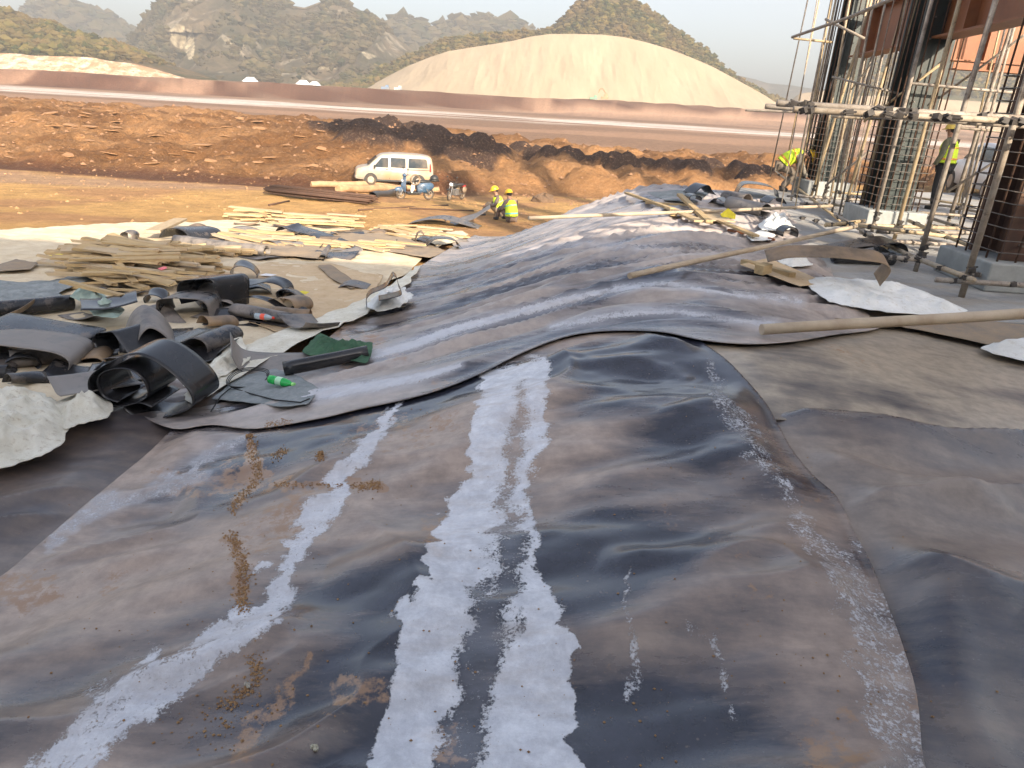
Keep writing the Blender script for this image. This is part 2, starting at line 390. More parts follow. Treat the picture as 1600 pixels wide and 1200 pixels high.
def leafmat(name, a, b, d):
    t = NT(name); sh = t.attr('shade'); col = t.mix(t.ramp(sh, .2, .8), a, b); col = t.mix(t.ramp(t.noise(t.coord(), .05, 4), .4, .6, 0, .7), col, d)
    return t.set(col, .9, 0, .1)
M_karst = rockmat('karst slope', (.075, .066, .036), (.165, .12, .072), (.34, .28, .20), .022, .56, .8, 6, True)
M_leaf = leafmat('dry scrub leaves', (.036, .038, .016), (.105, .082, .036), (.085, .062, .034))
M_leaf2 = leafmat('green scrub leaves', (.032, .040, .010), (.125, .098, .028), (.13, .082, .034))

S = lambda o, name=None: tag(o, kind='structure')
# far small peaks
o, V, Q = hill('distant_peak', [(30, 62), (42, 20), (52, 10), (66, 3), (80, -2), (96, 0), (112, 6), (130, 12), (150, 20), (170, 28), (190, 36), (206, 48), (240, 90)], 1050, 850, -8, M_karst, 16, .006, 101, .8, 60, 120); S(o)
scrubs('scrub', V, (.2, .82), 2600, 5, 1, lambda P, r: np.ones(len(P), bool), M_leaf, 'low dry scrub covering the far small peak at the upper left', 'scrub')
o, V, Q = hill('distant_hills', [(560, 120), (585, 60), (600, 42), (612, 37), (630, 31), (642, 32), (655, 40), (672, 47), (690, 44), (708, 33), (725, 29), (742, 28), (765, 32), (785, 37), (805, 42), (840, 52), (900, 90)], 980, 800, -8, M_karst, 14, .007, 111, .8, 60, 160); S(o)
scrubs('scrub', V, (.2, .82), 3200, 5, 2, lambda P, r: np.ones(len(P), bool), M_leaf, 'low dry scrub on the hazy hills right of the big mountain', 'scrub')
o, V, Q = hill('far_ridge', [(1080, 150), (1120, 122), (1150, 117), (1180, 124), (1200, 130), (1235, 133), (1290, 142), (1400, 150), (1500, 170)], 1300, 1150, -8, M_karst, 12, .006, 115, .8, 40, 120); S(o)
def sd_px(X, Y, P):
    d = np.full(X.shape, 1e9); ins = np.zeros(X.shape, bool); n = len(P)
    for i in range(n):
        ax, ay = P[i]; bx, by = P[(i + 1) % n]; ex, ey = bx - ax, by - ay; wx, wy = X - ax, Y - ay
        t = np.clip((wx * ex + wy * ey) / (ex * ex + ey * ey + 1e-12), 0, 1); d = np.minimum(d, (wx - ex * t) ** 2 + (wy - ey * t) ** 2)
        if ay != by: ins ^= (((ay <= Y) & (by > Y)) | ((by <= Y) & (ay > Y))) & (X < ax + (Y - ay) * ex / (ey if ey else 1))
    d = np.sqrt(d); return np.where(ins, -d, d)
# the big karst mountain
o, V, Q = hill('karst_mountain', [(150, 112), (196, 75), (206, 56), (216, 38), (226, 26), (240, 10), (252, 0), (268, -16), (290, -28), (330, -34), (360, -30), (392, -14), (420, -4), (437, 1), (458, 9), (476, 12), (484, 9), (500, 3), (520, 0), (534, 3), (546, 10), (560, 16), (576, 23), (600, 40), (625, 62), (660, 90), (740, 130)], 700, 470, -8, M_karst, 58, .011, 121, .85, 150, 420, gul=100); S(o)
scrubs('scrub', V, (.03, .91), 46000, 1.9, 3, lambda P, r: fbm(P[:, 0] * .035, P[:, 2] * .05, 77) + .25 * r.random(len(P)) - 2 * (sd_px(*project(P[:, 0], P[:, 1], P[:, 2])[:2], np.array([(264, 38), (276, 35), (290, 40), (303, 38), (322, 50), (330, 74), (308, 80), (303, 98), (292, 96), (285, 80), (270, 76), (262, 60)], float)) < 1) > .62, M_leaf, 'dry scrub and small trees covering the big karst mountain', 'scrub')
u, v, w = project(V[..., 0], V[..., 1], V[..., 2]); CF = np.zeros(u.shape)
for pts in ([(264, 38), (276, 36), (288, 42), (300, 50), (304, 66), (303, 92), (296, 94), (288, 78), (272, 72), (264, 58)], [(345, 62), (362, 60), (378, 67), (360, 70)], [(470, 90), (486, 93), (500, 103), (530, 108), (500, 109), (482, 103)], [(436, 48), (448, 50), (444, 62), (434, 60)], [(562, 78), (590, 88), (575, 92)]):
    CF = np.maximum(CF, np.clip(.5 - (lambda P: (lambda d: d)(sd_px(u, v, P)))(np.array(pts, float)) / 8, 0, 1))
aa = o.data.attributes.new('cliff', 'FLOAT', 'POINT'); aa.data.foreach_set('value', CF.ravel().astype(np.float32))
# near left hillside with its raw pale cut below
o, V, Q = hill('scrub_hillside', [(-260, -20), (-120, -5), (-40, 8), (0, 20), (14, 20), (26, 24), (40, 31), (56, 36), (76, 36), (92, 44), (112, 54), (150, 62), (190, 74), (214, 82), (250, 96), (290, 108), (330, 120), (352, 130), (380, 142)], 390, 288, -6, rockmat('scrub slope', (.06, .058, .025), (.17, .11, .055), (.4, .3, .2), .05, .66, .6, 1.5), 7, .03, 131, .8, 70, 300); S(o)
scrubs('scrub', V, (.16, .95), 19000, 1.2, 4, lambda P, r: P[:, 2] > 4.5 + 3 * r.random(len(P)), M_leaf2, 'dense olive scrub on the near hillside at the left edge', 'scrub')
t = NT('raw cut rock'); c = t.coord((1, 1, .5)); a = t.noise(c, .22, 9, .72); col = t.mix(t.ramp(a, .42, .55), (.72, .56, .40), (.42, .25, .14)); col = t.mix(t.ramp(t.noise(c, .6, 5), .58, .68, 0, .8), col, (.16, .12, .07)); t.bump(a, 1, 1.2); M_cut = t.set(col, .9, 0, .2)
o, V, Q = hill('rock_cut', [(-260, 55), (-120, 66), (-40, 76), (0, 83), (30, 84), (50, 87), (90, 88), (120, 89), (150, 91), (170, 95), (200, 99), (230, 105), (260, 113), (292, 123), (305, 130)], 300, 283, -2.5, M_cut, 3.2, .09, 141, .9, 26, 300, back=.3, gul=3); S(o)
# green knoll above the white slope
o, V, Q = hill('green_knoll', [(480, 150), (540, 136), (575, 122), (600, 106), (625, 96), (650, 84), (680, 70), (700, 62), (740, 58), (780, 53), (820, 49), (845, 50), (866, 44), (876, 32), (890, 16), (905, 5), (925, -2), (945, -8), (965, -8), (985, -2), (1005, 10), (1025, 24), (1045, 40), (1062, 54), (1085, 68), (1105, 80), (1122, 100), (1150, 122), (1200, 150), (1260, 176)], 500, 425, -2, rockmat('knoll slope', (.06, .062, .025), (.16, .11, .05), (.42, .27, .16), .05, .68, .6, 1.5), 7, .03, 151, .8, 70, 360); S(o)
scrubs('scrub', V, (.12, .92), 27000, 1.2, 5, lambda P, r: fbm(P[:, 0] * .06, P[:, 2] * .1, 78) + .3 * r.random(len(P)) > .42, M_leaf2, 'olive scrub and small trees on the knoll above the white slope', 'scrub')
# the hosed white slope
t = NT('sprayed concrete slope'); c = t.coord((1, .3, .25)); a = t.noise(c, .06, 8, .65); b = t.noise(t.coord((1, .2, .12)), .35, 6, .6)
col = t.mix(t.ramp(a, .4, .6), (.42, .325, .215), (.36, .275, .178)); col = t.mix(t.ramp(b, .48, .64, 0, .75), col, (.38, .29, .19)); t.bump(t.math('ADD', a, b), .35, .9); M_white = t.set(col, .85, 0, .2)
o, V, Q = hill('sprayed_slope', [(545, 146), (572, 138), (590, 128), (610, 117), (640, 102), (670, 90), (700, 80), (750, 72), (800, 64), (830, 57), (860, 53), (900, 53), (940, 54), (975, 58), (1010, 66), (1050, 78), (1085, 92), (1115, 105), (1150, 124), (1190, 146), (1225, 168), (1300, 185)], 440, 352, -2, M_white, 2.0, .05, 161, 1.0, 110, 460, back=.25, gul=6); S(o)
# hill and pale cut seen through the scaffolding
o, V, Q = hill('right_hillside', [(1240, 178), (1290, 150), (1330, 108), (1370, 92), (1420, 84), (1480, 80), (1540, 78), (1620, 84), (1750, 80), (1900, 90)], 620, 450, 0, rockmat('right slope', (.06, .068, .032), (.15, .115, .06), (.45, .33, .22), .03, .64, .6, 2), 8, .02, 171, .8, 60, 200); S(o)
scrubs('scrub', V, (.2, .92), 12000, 1.7, 6, lambda P, r: np.ones(len(P), bool), M_leaf2, 'hazy green scrub on the hillside behind the scaffolding', 'scrub')
o, V, Q = hill('pale_terrace', [(1215, 172), (1250, 146), (1300, 140), (1340, 150), (1400, 150), (1480, 156), (1560, 160), (1640, 168), (1800, 180)], 450, 400, -2, M_white, 3, .05, 181, .9, 30, 160, back=.4, gul=3); S(o)
# air
m = NT('haze'); m.t.nodes.remove(m.b); pv = m.n('VolumePrincipled'); pv.inputs['Color'].default_value = (.86, .865, .86, 1); pv.inputs['Density'].default_value = .00074; pv.inputs['Anisotropy'].default_value = .2
m.l(pv.outputs[0], m.out.inputs['Volume'])
hz = MB().box((0, 790, 120), (3400, 1760, 262)).build('haze', m.m); tag(hz, kind='stuff'); hz['label'] = 'pale haze in the air over the whole site'
# ================================================================ THE LINER SHEETS
NS, NY = 760, 470
LY = np.linspace(math.log(.75 + .8), math.log(19.5 + .8), NY); SS = np.linspace(-1.12, 1.18, NS)
GX, GY = fan(np.exp(LY) - .8, -1.12, 1.18, NS); GZ = base_h(GX, GY)
GU, GV, GW = project(GX, GY, GZ)
def to_grid(P):                      # world xy -> grid coordinates
    P = np.asarray(P, float); y = P[:, 1]; return np.stack([(P[:, 0] / (y + .8) - SS[0]) / (SS[1] - SS[0]), (np.log(y + .8) - LY[0]) / (LY[1] - LY[0])], 1)
def smooth_poly(pts, closed=True, k=6):
    P = np.array(pts, float); n = len(P); out = []
    for i in range(n if closed else n - 1):
        p0, p1, p2, p3 = (P[(i + j - 1) % n] if closed else P[min(max(i + j - 1, 0), n - 1)] for j in range(4))
        for q in range(k):
            t = q / k; out.append(.5 * ((2 * p1) + (-p0 + p2) * t + (2 * p0 - 5 * p1 + 4 * p2 - p3) * t * t + (-p0 + 3 * p1 - 3 * p2 + p3) * t ** 3))
    if not closed: out.append(P[-1])
    return np.array(out)
def sd_poly(X, Y, P):
    """signed distance to a closed polygon, negative inside"""
    d = np.full(X.shape, 1e9); ins = np.zeros(X.shape, bool); n = len(P)
    for i in range(n):
        ax, ay = P[i]; bx, by = P[(i + 1) % n]; ex, ey = bx - ax, by - ay; wx, wy = X - ax, Y - ay
        t = np.clip((wx * ex + wy * ey) / (ex * ex + ey * ey + 1e-12), 0, 1); d = np.minimum(d, (wx - ex * t) ** 2 + (wy - ey * t) ** 2)
        if ay != by:
            c = ((ay <= Y) & (by > Y)) | ((by <= Y) & (ay > Y)); ins ^= c & (X < ax + (Y - ay) * ex / ey)
    d = np.sqrt(d); return np.where(ins, -d, d)
def d_line(X, Y, P, W=None):
    """distance to an open polyline, and the along-line value interpolated from W"""
    d = np.full(X.shape, 1e9); w = np.zeros(X.shape)
    for i in range(len(P) - 1):
        ax, ay = P[i]; ex, ey = P[i + 1][0] - ax, P[i + 1][1] - ay; wx, wy = X - ax, Y - ay
        t = np.clip((wx * ex + wy * ey) / (ex * ex + ey * ey + 1e-12), 0, 1); q = (wx - ex * t) ** 2 + (wy - ey * t) ** 2
        m = q < d; d = np.where(m, q, d)
        if W is not None: w = np.where(m, W[i] + (W[i + 1] - W[i]) * t, w)
    return np.sqrt(d), w
def clip_grid(X, Y, S):
    """triangles of the grid where S<=0, cut exactly along S=0"""
    nr, nc = S.shape; F = grid_faces(nr, nc); T = np.concatenate([F[:, [0, 1, 2]], F[:, [0, 2, 3]]]); s = S.ravel(); V = np.stack([X.ravel(), Y.ravel()], 1)
    k = (s[T] <= 0).sum(1); full = T[k == 3]; cut = T[(k > 0) & (k < 3)]
    extra = []; cache = {}; tri = []; base = len(V); rim = []
    def ep(a, b):
        key = (min(a, b), max(a, b))
        if key not in cache:
            q = s[a] / (s[a] - s[b]); extra.append(V[a] + (V[b] - V[a]) * q); cache[key] = base + len(extra) - 1
        return cache[key]
    for tr in cut.tolist():
        ins = [s[i] <= 0 for i in tr]
        if sum(ins) == 1:
            i = ins.index(True); a, b, c = tr[i], tr[(i + 1) % 3], tr[(i + 2) % 3]; e1, e2 = ep(a, b), ep(a, c); tri.append((a, e1, e2)); rim.append((e1, e2))
        else:
            i = ins.index(False); a, b, c = tr[i], tr[(i + 1) % 3], tr[(i + 2) % 3]; e1, e2 = ep(a, b), ep(a, c); tri += [(b, c, e2), (b, e2, e1)]; rim.append((e2, e1))
    V = np.concatenate([V, np.array(extra).reshape(-1, 2)]) if extra else V
    T = np.concatenate([full, np.array(tri, int).reshape(-1, 3)]) if tri else full
    used = np.unique(T); mp = np.full(len(V), -1); mp[used] = np.arange(len(used))
    rim = np.array(rim, int).reshape(-1, 2); return V[used], mp[T], mp[rim]
def world_poly(px, dz=0.0): return np.array([(lambda p: (p.x, p.y))(ground(a, b, dz=dz)) for a, b in px])
SHEETS = {}
def sheet(name, outline, wr, lift, mat, attrs=None, label=None, cat='liner sheet', lip=.007, world=None, sm=5, thick=.006):
    """a sheet of liner following the ground inside an outline, its height raised by its own folds"""
    P = smooth_poly(outline, True, sm) if sm > 1 else np.array(outline, float)
    W = world_poly(P, lift + .01) if world is None else np.array(world, float)
    gp = to_grid(W); J, I = np.meshgrid(np.arange(NS, dtype=float), np.arange(NY, dtype=float)); S_ = sd_poly(J, I, gp)
    V, T, rim = clip_grid(GX, GY, S_)
    x, y = V[:, 0], V[:, 1]; q = to_grid(V); i0 = np.clip(q[:, 1].astype(int), 0, NY - 2); j0 = np.clip(q[:, 0].astype(int), 0, NS - 2)
    sd = -S_[i0, j0] * (y + .8) * (SS[1] - SS[0])            # metres inside the rim
    z0 = base_h(x, y); z = z0 + lift + wr(x, y, np.maximum(sd, 0)) + lip * np.exp(-(np.maximum(sd, 0) / .022) ** 2)
    u, v, w = project(x, y, z)
    global HH; HH = z - z0 - lift
    A = attrs(x, y, u, v, w, np.maximum(sd, 0)) if attrs else {}
    n = len(V); top = np.stack([x, y, z], 1)
    rv = np.unique(rim); mp = np.full(n, -1); mp[rv] = n + np.arange(len(rv)); low = top[rv].copy(); low[:, 2] -= thick
    F = np.concatenate([T, np.stack([rim[:, 0], mp[rim[:, 0]], mp[rim[:, 1]]], 1), np.stack([rim[:, 0], mp[rim[:, 1]], rim[:, 1]], 1)])
    A = {k: np.concatenate([a, a[rv]]) for k, a in A.items()}
    o = np_obj(name, np.concatenate([top, low]), F, mat, attrs=A)
    if label: tag(o, label, cat)
    return o

# --- shared material of the liner: black plastic, dust, painted fold shading and sky sheen, white paste, orange dirt
def liner(name, dark=(.018, .019, .028), dusty=(.50, .375, .29), grit=(.36, .26, .17), r0=.2, paste=True, sheen=.85):
    t = NT(name); c = t.coord((1, 1, 1)); f = t.noise(c, 9, 8, .7); f2 = t.noise(c, 60, 5, .7); f3 = t.noise(t.coord((.6, 2.2, 1), rot=(0, 0, .25)), 3.2, 8, .68)
    du = t.attr('dust'); k = t.math('ADD', du, t.math('MULTIPLY', t.math('SUBTRACT', f3, .5), 1.15)); k = t.ramp(k, .28, .92, 0, .84)
    col = t.mix(k, t.mix(t.ramp(f, .35, .65), dark, tuple(v * 1.9 for v in dark)), t.mix(t.ramp(f, .38, .62), dusty, tuple(v * .68 for v in dusty)))
    col = t.mix(t.ramp(f2, .63, .74, 0, .35), col, grit)
    spots = t.n('TexVoronoi', Scale=26.0); t.l(c, spots.inputs['Vector']); col = t.mix(t.math('MULTIPLY', t.ramp(spots.outputs['Distance'], .16, .08), t.ramp(t.noise(c, 4, 4), .52, .62, 0, .55)), col, t.mix(.5, dusty, dark))
    rough = t.ramp(k, 0, .8, r0, .46); rough = t.math('ADD', rough, t.math('MULTIPLY', t.math('SUBTRACT', f, .5), .25))
    h = t.math('ADD', t.math('MULTIPLY', f, .5), t.math('MULTIPLY', f2, .12))
    g = t.attr('dirt'); gm = t.ramp(t.math('ADD', g, t.math('MULTIPLY', t.math('SUBTRACT', t.noise(c, 22, 6, .75), .5), 1.6)), .42, .62, 0, .9); gm = t.math('MULTIPLY', gm, t.ramp(g, .02, .15))
    col = t.mix(gm, col, t.mix(f, (.25, .13, .06), (.38, .24, .14)))
    if paste:
        p = t.attr('paste'); n1 = t.noise(c, 14, 10, .78, .3); n2 = t.noise(c, 85, 6, .75)
        e = t.math('ADD', p, t.math('ADD', t.math('MULTIPLY', t.math('SUBTRACT', n1, .5), .85), t.math('MULTIPLY', t.math('SUBTRACT', n2, .5), .95)))
        pm = t.math('MULTIPLY', t.ramp(e, .47, .57), t.ramp(p, .03, .12)); pm = t.math('MULTIPLY', pm, t.ramp(n1, .38, .64, 1.0, .74))
        wh = t.mix(t.ramp(t.noise(c, 10, 8, .75), .38, .62), (.80, .81, .84), (.60, .61, .65)); wh = t.mix(t.ramp(f3, .5, .66, 0, .35), wh, (.42, .34, .27))
        col = t.mix(pm, col, wh); rough = t.mix(pm, rough, (.6, .6, .6)); h = t.math('ADD', h, t.math('MULTIPLY', pm, t.math('ADD', .45, t.math('MULTIPLY', n2, .8))))
        fi = t.attr('film'); fm = t.ramp(t.math('ADD', fi, t.math('MULTIPLY', t.math('SUBTRACT', f3, .5), .8)), .3, 1.0, 0, .55); col = t.mix(fm, col, (.46, .46, .49))  # film: grey residue, and painted sky sheen on the back sheet
    t.bump(h, .55, .006)
    return t.set(col, rough, 0, sheen)
L_main = liner('black liner with dust and white paste'); L_back = liner('wrinkled liner', dusty=(.50, .41, .345), r0=.19)
L_dark = liner('darker liner', dusty=(.34, .27, .215), r0=.18, paste=False); L_tan = liner('dusty liner', dusty=(.50, .41, .30), grit=(.42, .33, .2), r0=.5, paste=False)
L_brown = liner('brown dusty liner', dusty=(.24, .18, .14), r0=.38, paste=False)

def folds(x, y, lst):
    z = 0
    for pts, amp, wid in lst:
        P = world_poly(smooth_poly(pts, False, 4), .1); d, t = d_line(x, y, P, np.linspace(0, 1, len(P))); z = z + amp * np.exp(-(d / wid) ** 2) * np.clip(np.sin(np.clip(t, .03, .97) * math.pi) * 1.6, 0, 1)
    return z
MAIN = [(-300, 1030), (-60, 930), (0, 900), (60, 850), (130, 790), (185, 745), (232, 706), (268, 672), (300, 655), (345, 640), (420, 640), (560, 600), (700, 560), (860, 500), (960, 495), (1060, 500), (1098, 534), (1140, 565), (1192, 622), (1215, 660), (1240, 704), (1275, 745), (1308, 775), (1336, 830), (1362, 880), (1390, 950), (1412, 1010), (1432, 1080), (1440, 1160), (1445, 1300), (1300, 1500), (400, 1500), (-300, 1350)]
BACK = [(270, 668), (330, 662), (400, 668), (500, 652), (560, 638), (640, 621), (700, 603), (760, 578), (820, 548), (880, 526), (930, 517), (985, 515), (1040, 518), (1098, 530), (1170, 536), (1240, 532), (1300, 522), (1380, 508), (1350, 470), (1306, 436), (1290, 400), (1240, 330), (1210, 300), (1180, 292), (1100, 291), (1020, 292), (960, 296), (900, 310), (860, 324), (800, 345), (740, 368), (690, 395), (650, 420), (600, 460), (540, 505), (480, 550), (400, 580), (330, 580), (240, 600), (215, 640)]
WM = world_poly(MAIN, .06); WB = world_poly(BACK, .08)
def clear_of(x, y, W, m): return sstep(0, m, sd_poly(x, y, W))
def sink(x, y, W): return -.16 * sstep(.04, .30, -sd_poly(x, y, W))
def wr_main(x, y, sd):
    a = .05
    n = fbm(x * .9 + .5 * y, y * 2.1 - .5 * x, 201, 3) ; n2 = fbm(x * 2.2 + y, y * 4.5 - x, 203, 3)
    q = y + .35 * x + .5 * fbm(x * .7, y * .7, 209, 2); z = .17 * (n - .5) + .026 * (n2 - .5) + .007 * (1 - np.abs(fbm(q * 7, x * 1.1, 211, 2) - .5) * 2) ** 4 * sstep(.45, .65, fbm(x * .9, y * .9, 213, 2)) + .06 * np.clip(1 - np.abs(fbm(x * .8 + .3 * y, y * 1.6 - .6 * x, 207, 2) - .5) * 7, 0, 1) ** 1.5
    z = z + folds(x, y, [([(880, 760), (1000, 722), (1130, 705), (1230, 690)], .035, .10), ([(930, 850), (1050, 860), (1180, 830), (1270, 790)], .055, .09), ([(640, 725), (760, 690), (880, 660)], .03, .10),
        ([(900, 990), (1040, 960), (1200, 920), (1330, 900)], .035, .10), ([(500, 880), (640, 860), (760, 830)], .035, .10), ([(900, 640), (1010, 620), (1120, 625)], .035, .09), ([(900, 565), (1000, 558), (1090, 575)], .03, .09),
        ([(150, 1080), (280, 1040), (390, 1010), (470, 960)], .05, .05), ([(420, 760), (560, 720), (700, 700)], .025, .08), ([(100, 890), (260, 850), (420, 830)], .03, .09), ([(660, 560), (780, 590), (900, 600)], .02, .10)])
    return .82 * z * sstep(0, .22, sd) * clear_of(x, y, WB, .2) + sink(x, y, WB)
def wr_back(x, y, sd):
    w = fbm(x * .35, y * .35, 221, 2) * 3.2
    q = (y * 1.0 - .34 * x + w * .45)
    r = np.abs(fbm(q * 1.7, x * .16 + 3, 223, 2) - .5) * 2; r2 = np.abs(fbm(q * 4.4, x * .45 + 1, 225, 2) - .5) * 2
    z = .12 * (1 - r) ** 3 + .062 * (1 - r2) ** 3 + .014 * (1 - np.abs(fbm(q * 11, x * .9, 229, 2) - .5) * 2) ** 4 + .03 * fbm(x * 1.5, y * 1.5, 227, 2)
    amp = .45 + .55 * sstep(-3.2, .2, x - .15 * y)
    z = z * amp + folds(x, y, [([(640, 600), (760, 560), (850, 528), (940, 498), (1040, 490)], .06, .10), ([(600, 575), (740, 530), (860, 490), (980, 470), (1100, 478)], .04, .09), ([(640, 520), (800, 475), (920, 440), (1010, 432), (1120, 446)], .05, .10), ([(700, 460), (850, 415), (960, 395), (1060, 400)], .05, .12)])
    return (z - .07) * sstep(0, .3, sd)
def wr_right(x, y, sd):
    q = y - .30 * x; z = .15 * (1 - np.abs(fbm(q * 1.1 + 2, x * .35, 231, 2) - .5) * 2) ** 3 + .03 * fbm(x * 2, y * 2, 233, 2)
    z = z + folds(x, y, [([(1260, 700), (1400, 735), (1600, 800)], .05, .10), ([(1340, 820), (1450, 880), (1600, 960)], .03, .12), ([(1440, 900), (1480, 1020), (1560, 1180)], .035, .10)])
    return (z - .05) * sstep(.0, .2, sd) * clear_of(x, y, WM, .25) + sink(x, y, WM)
def wr_flat(a, f, seed):
    return lambda x, y, sd: a * fbm(x * f, y * f, seed, 3) * sstep(0, .2, sd)

def band(u, v, pts, hw):
    """1 inside a painted band given by centre points and half widths, falling to 0 over its edge"""
    P = smooth_poly(pts, False, 4); W = np.interp(np.linspace(0, 1, len(P)), np.linspace(0, 1, len(hw)), hw); d, w = d_line(u, v, P, W); return np.clip(.5 + (w - d) / (w * .9 + 4), 0, 1.0)
def poly_soft(u, v, pts, soft):
    s = sd_poly(u, v, smooth_poly(pts, True, 4)); return np.clip(.5 - s / soft, 0, 1)
def a_main(x, y, u, v, w, sd):
    js = 30 * sstep(500, 1000, v) + 14; u = u + js * (fbm(x * 9, y * 9, 271, 4) - .5) * 1.6; v = v + js * (fbm(x * 9, y * 9, 275, 4) - .5) * 1.6
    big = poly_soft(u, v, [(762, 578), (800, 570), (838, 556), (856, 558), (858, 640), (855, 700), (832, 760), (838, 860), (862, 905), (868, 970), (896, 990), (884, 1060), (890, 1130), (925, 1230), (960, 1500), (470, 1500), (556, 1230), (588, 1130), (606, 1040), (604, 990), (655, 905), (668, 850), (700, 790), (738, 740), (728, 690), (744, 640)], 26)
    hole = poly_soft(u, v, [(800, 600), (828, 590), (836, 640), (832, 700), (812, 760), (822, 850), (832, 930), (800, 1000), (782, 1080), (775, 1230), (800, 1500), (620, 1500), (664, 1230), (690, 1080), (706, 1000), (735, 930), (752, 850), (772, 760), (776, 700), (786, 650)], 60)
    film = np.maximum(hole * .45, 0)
    paste = np.clip(big - .64 * hole, 0, 1)
    b1 = band(u, v, [(632, 628), (600, 660), (566, 710), (520, 770), (480, 830), (444, 870), (424, 930), (390, 975), (330, 1020), (270, 1050), (200, 1100), (140, 1150), (70, 1215), (-80, 1400)], [9, 12, 16, 20, 26, 22, 20, 24, 42, 48, 44, 40, 42, 50])
    b2 = band(u, v, [(396, 675), (370, 690), (330, 712), (300, 745), (230, 770), (150, 800), (80, 850)], [5, 9, 12, 13, 17, 20, 12])
    b3 = band(u, v, [(1108, 570), (1130, 630), (1160, 670), (1190, 715), (1230, 770), (1270, 840), (1320, 890), (1360, 960), (1385, 1040), (1400, 1130), (1410, 1220), (1420, 1500)], [12, 20, 28, 18, 24, 30, 46, 60, 66, 60, 54, 60])
    s1 = band(u, v, [(992, 880), (985, 930), (984, 1010), (990, 1060), (975, 1105)], [4, 9, 14, 22, 10]); s2 = band(u, v, [(1070, 970), (1110, 1000), (1125, 1040), (1150, 1100)], [16, 22, 16, 12])
    d1 = band(u, v, [(480, 1010), (450, 1060), (420, 1110), (380, 1180)], [10, 16, 24, 28]) * .55
    d2 = band(u, v, [(392, 690), (398, 740), (372, 790)], [6, 16, 6]); d3 = band(u, v, [(362, 836), (378, 880), (374, 950)], [8, 16, 7]); d4 = band(u, v, [(430, 758), (520, 757), (590, 762)], [3, 3, 10])
    d5 = np.clip(fbm(u * .007, v * .012, 241) * 2.6 - 1.45, 0, .55)
    dust = .52 + 2.2 * (HH - np.median(HH)) * sstep(.05, .4, sd) + 1.0 * (fbm(x * .8, y * 1.4 - .4 * x, 243, 3) - .5) * 2 + .16 * sstep(800, 300, u) - .08 * sstep(860, 960, u) * sstep(1300, 1180, u) - .10 * sstep(1000, 1200, v)  # dust plus painted fold shading: hollows darker, raised folds paler
    pst = np.maximum.reduce([paste, b1 * .66, b2 * .50, b3 * .47, s1 * .50, s2 * .46])
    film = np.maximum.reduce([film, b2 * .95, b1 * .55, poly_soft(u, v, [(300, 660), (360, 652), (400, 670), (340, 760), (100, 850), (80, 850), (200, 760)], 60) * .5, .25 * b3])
    return {'dust': np.clip(dust, 0, 1), 'paste': pst, 'film': film, 'dirt': np.maximum.reduce([d1, d2, d3, d4, d5])}
def a_back(x, y, u, v, w, sd):
    b = [band(u, v, [(470, 622), (520, 612), (600, 600), (660, 588), (720, 570)], [12, 12, 11, 9, 5]), band(u, v, [(575, 556), (640, 540), (700, 518), (780, 496), (850, 478), (920, 460), (1000, 448)], [9, 9, 9, 8, 9, 6, 4]),
         band(u, v, [(860, 510), (930, 498), (1000, 488), (1080, 490), (1150, 500), (1210, 508)], [5, 9, 8, 7, 6, 10]) * .8, band(u, v, [(960, 448), (1050, 444), (1130, 458), (1250, 470)], [5, 7, 6, 9]) * .8,
         band(u, v, [(800, 400), (880, 382), (980, 385), (1060, 392)], [4, 4, 4, 3]) * .6, band(u, v, [(760, 350), (880, 340), (960, 336)], [4, 4, 3]) * .5]
    dust = .52 + 2.4 * (HH - np.median(HH)) * sstep(.05, .4, sd) + 1.2 * (fbm(x * .5, y * 2.2 - .6 * x, 251, 3) - .5) + .42 * sstep(760, 560, u) + .3 * sstep(1080, 1240, u) + .25 * sstep(420, 340, v)  # dust mixed with painted shading that follows the height of the folds
    d5 = np.clip(fbm(u * .01, v * .02, 253) * 3 - 1.65, 0, .6) * sstep(800, 640, u)
    return {'dust': np.clip(dust - .3 * (1 - sstep(.0, .45, np.abs(fbm((y - .34 * x) * 1.7, x * .2, 255, 3) - .5) * 4)), 0, 1), 'paste': np.maximum.reduce(b) * .72, 'film': np.clip(np.maximum.reduce(b) * .9 + .42 + .2 * sstep(440, 330, v), 0, 1), 'dirt': d5}  # wrinkle lines painted darker; film base adds painted sky sheen, stronger toward the top
def a_plain(base, amp, f, seed, dirt=.0):
    return lambda x, y, u, v, w, sd: {'dust': np.clip(base + amp * (fbm(x * f, y * f * 1.5, seed, 4) - .5) * 2, 0, 1), 'dirt': np.clip(fbm(x * 1.2, y * 1.2, seed + 2) * 3 - 1.7, 0, 1) * dirt}

sheet('liner_sheet', [(-60, 690), (60, 640), (200, 600), (420, 560), (360, 640), (300, 700), (230, 770), (120, 860), (40, 950), (-60, 1050), (-420, 1230), (-420, 900)], lambda x, y, sd: (.10 * (1 - np.abs(fbm((y - x * .5) * 1.6, x * .5, 261, 3) - .5) * 2) ** 3 + .04 * fbm(x * 2, y * 2, 267, 3)) * sstep(0, .2, sd) * clear_of(x, y, WM, .3) + sink(x, y, WM), .004, L_brown, a_plain(.85, .6, 1.1, 262, .8),
      'brown dusty liner sheet at the lower left below the white bag')
sheet('liner_sheet', [(1110, 500), (1300, 500), (1500, 500), (1760, 540), (1760, 700), (1600, 690), (1400, 660), (1180, 650), (1120, 600)], lambda x, y, sd: .03 * fbm(x, y, 263, 3) * sstep(0, .2, sd) * clear_of(x, y, WM, .2) * clear_of(x, y, WB, .2) + sink(x, y, WM) + sink(x, y, WB), .036, L_tan, a_plain(.85, .7, 1.6, 264, .6),
      'pale tan dusty liner sheet on the level ground under the long pole')
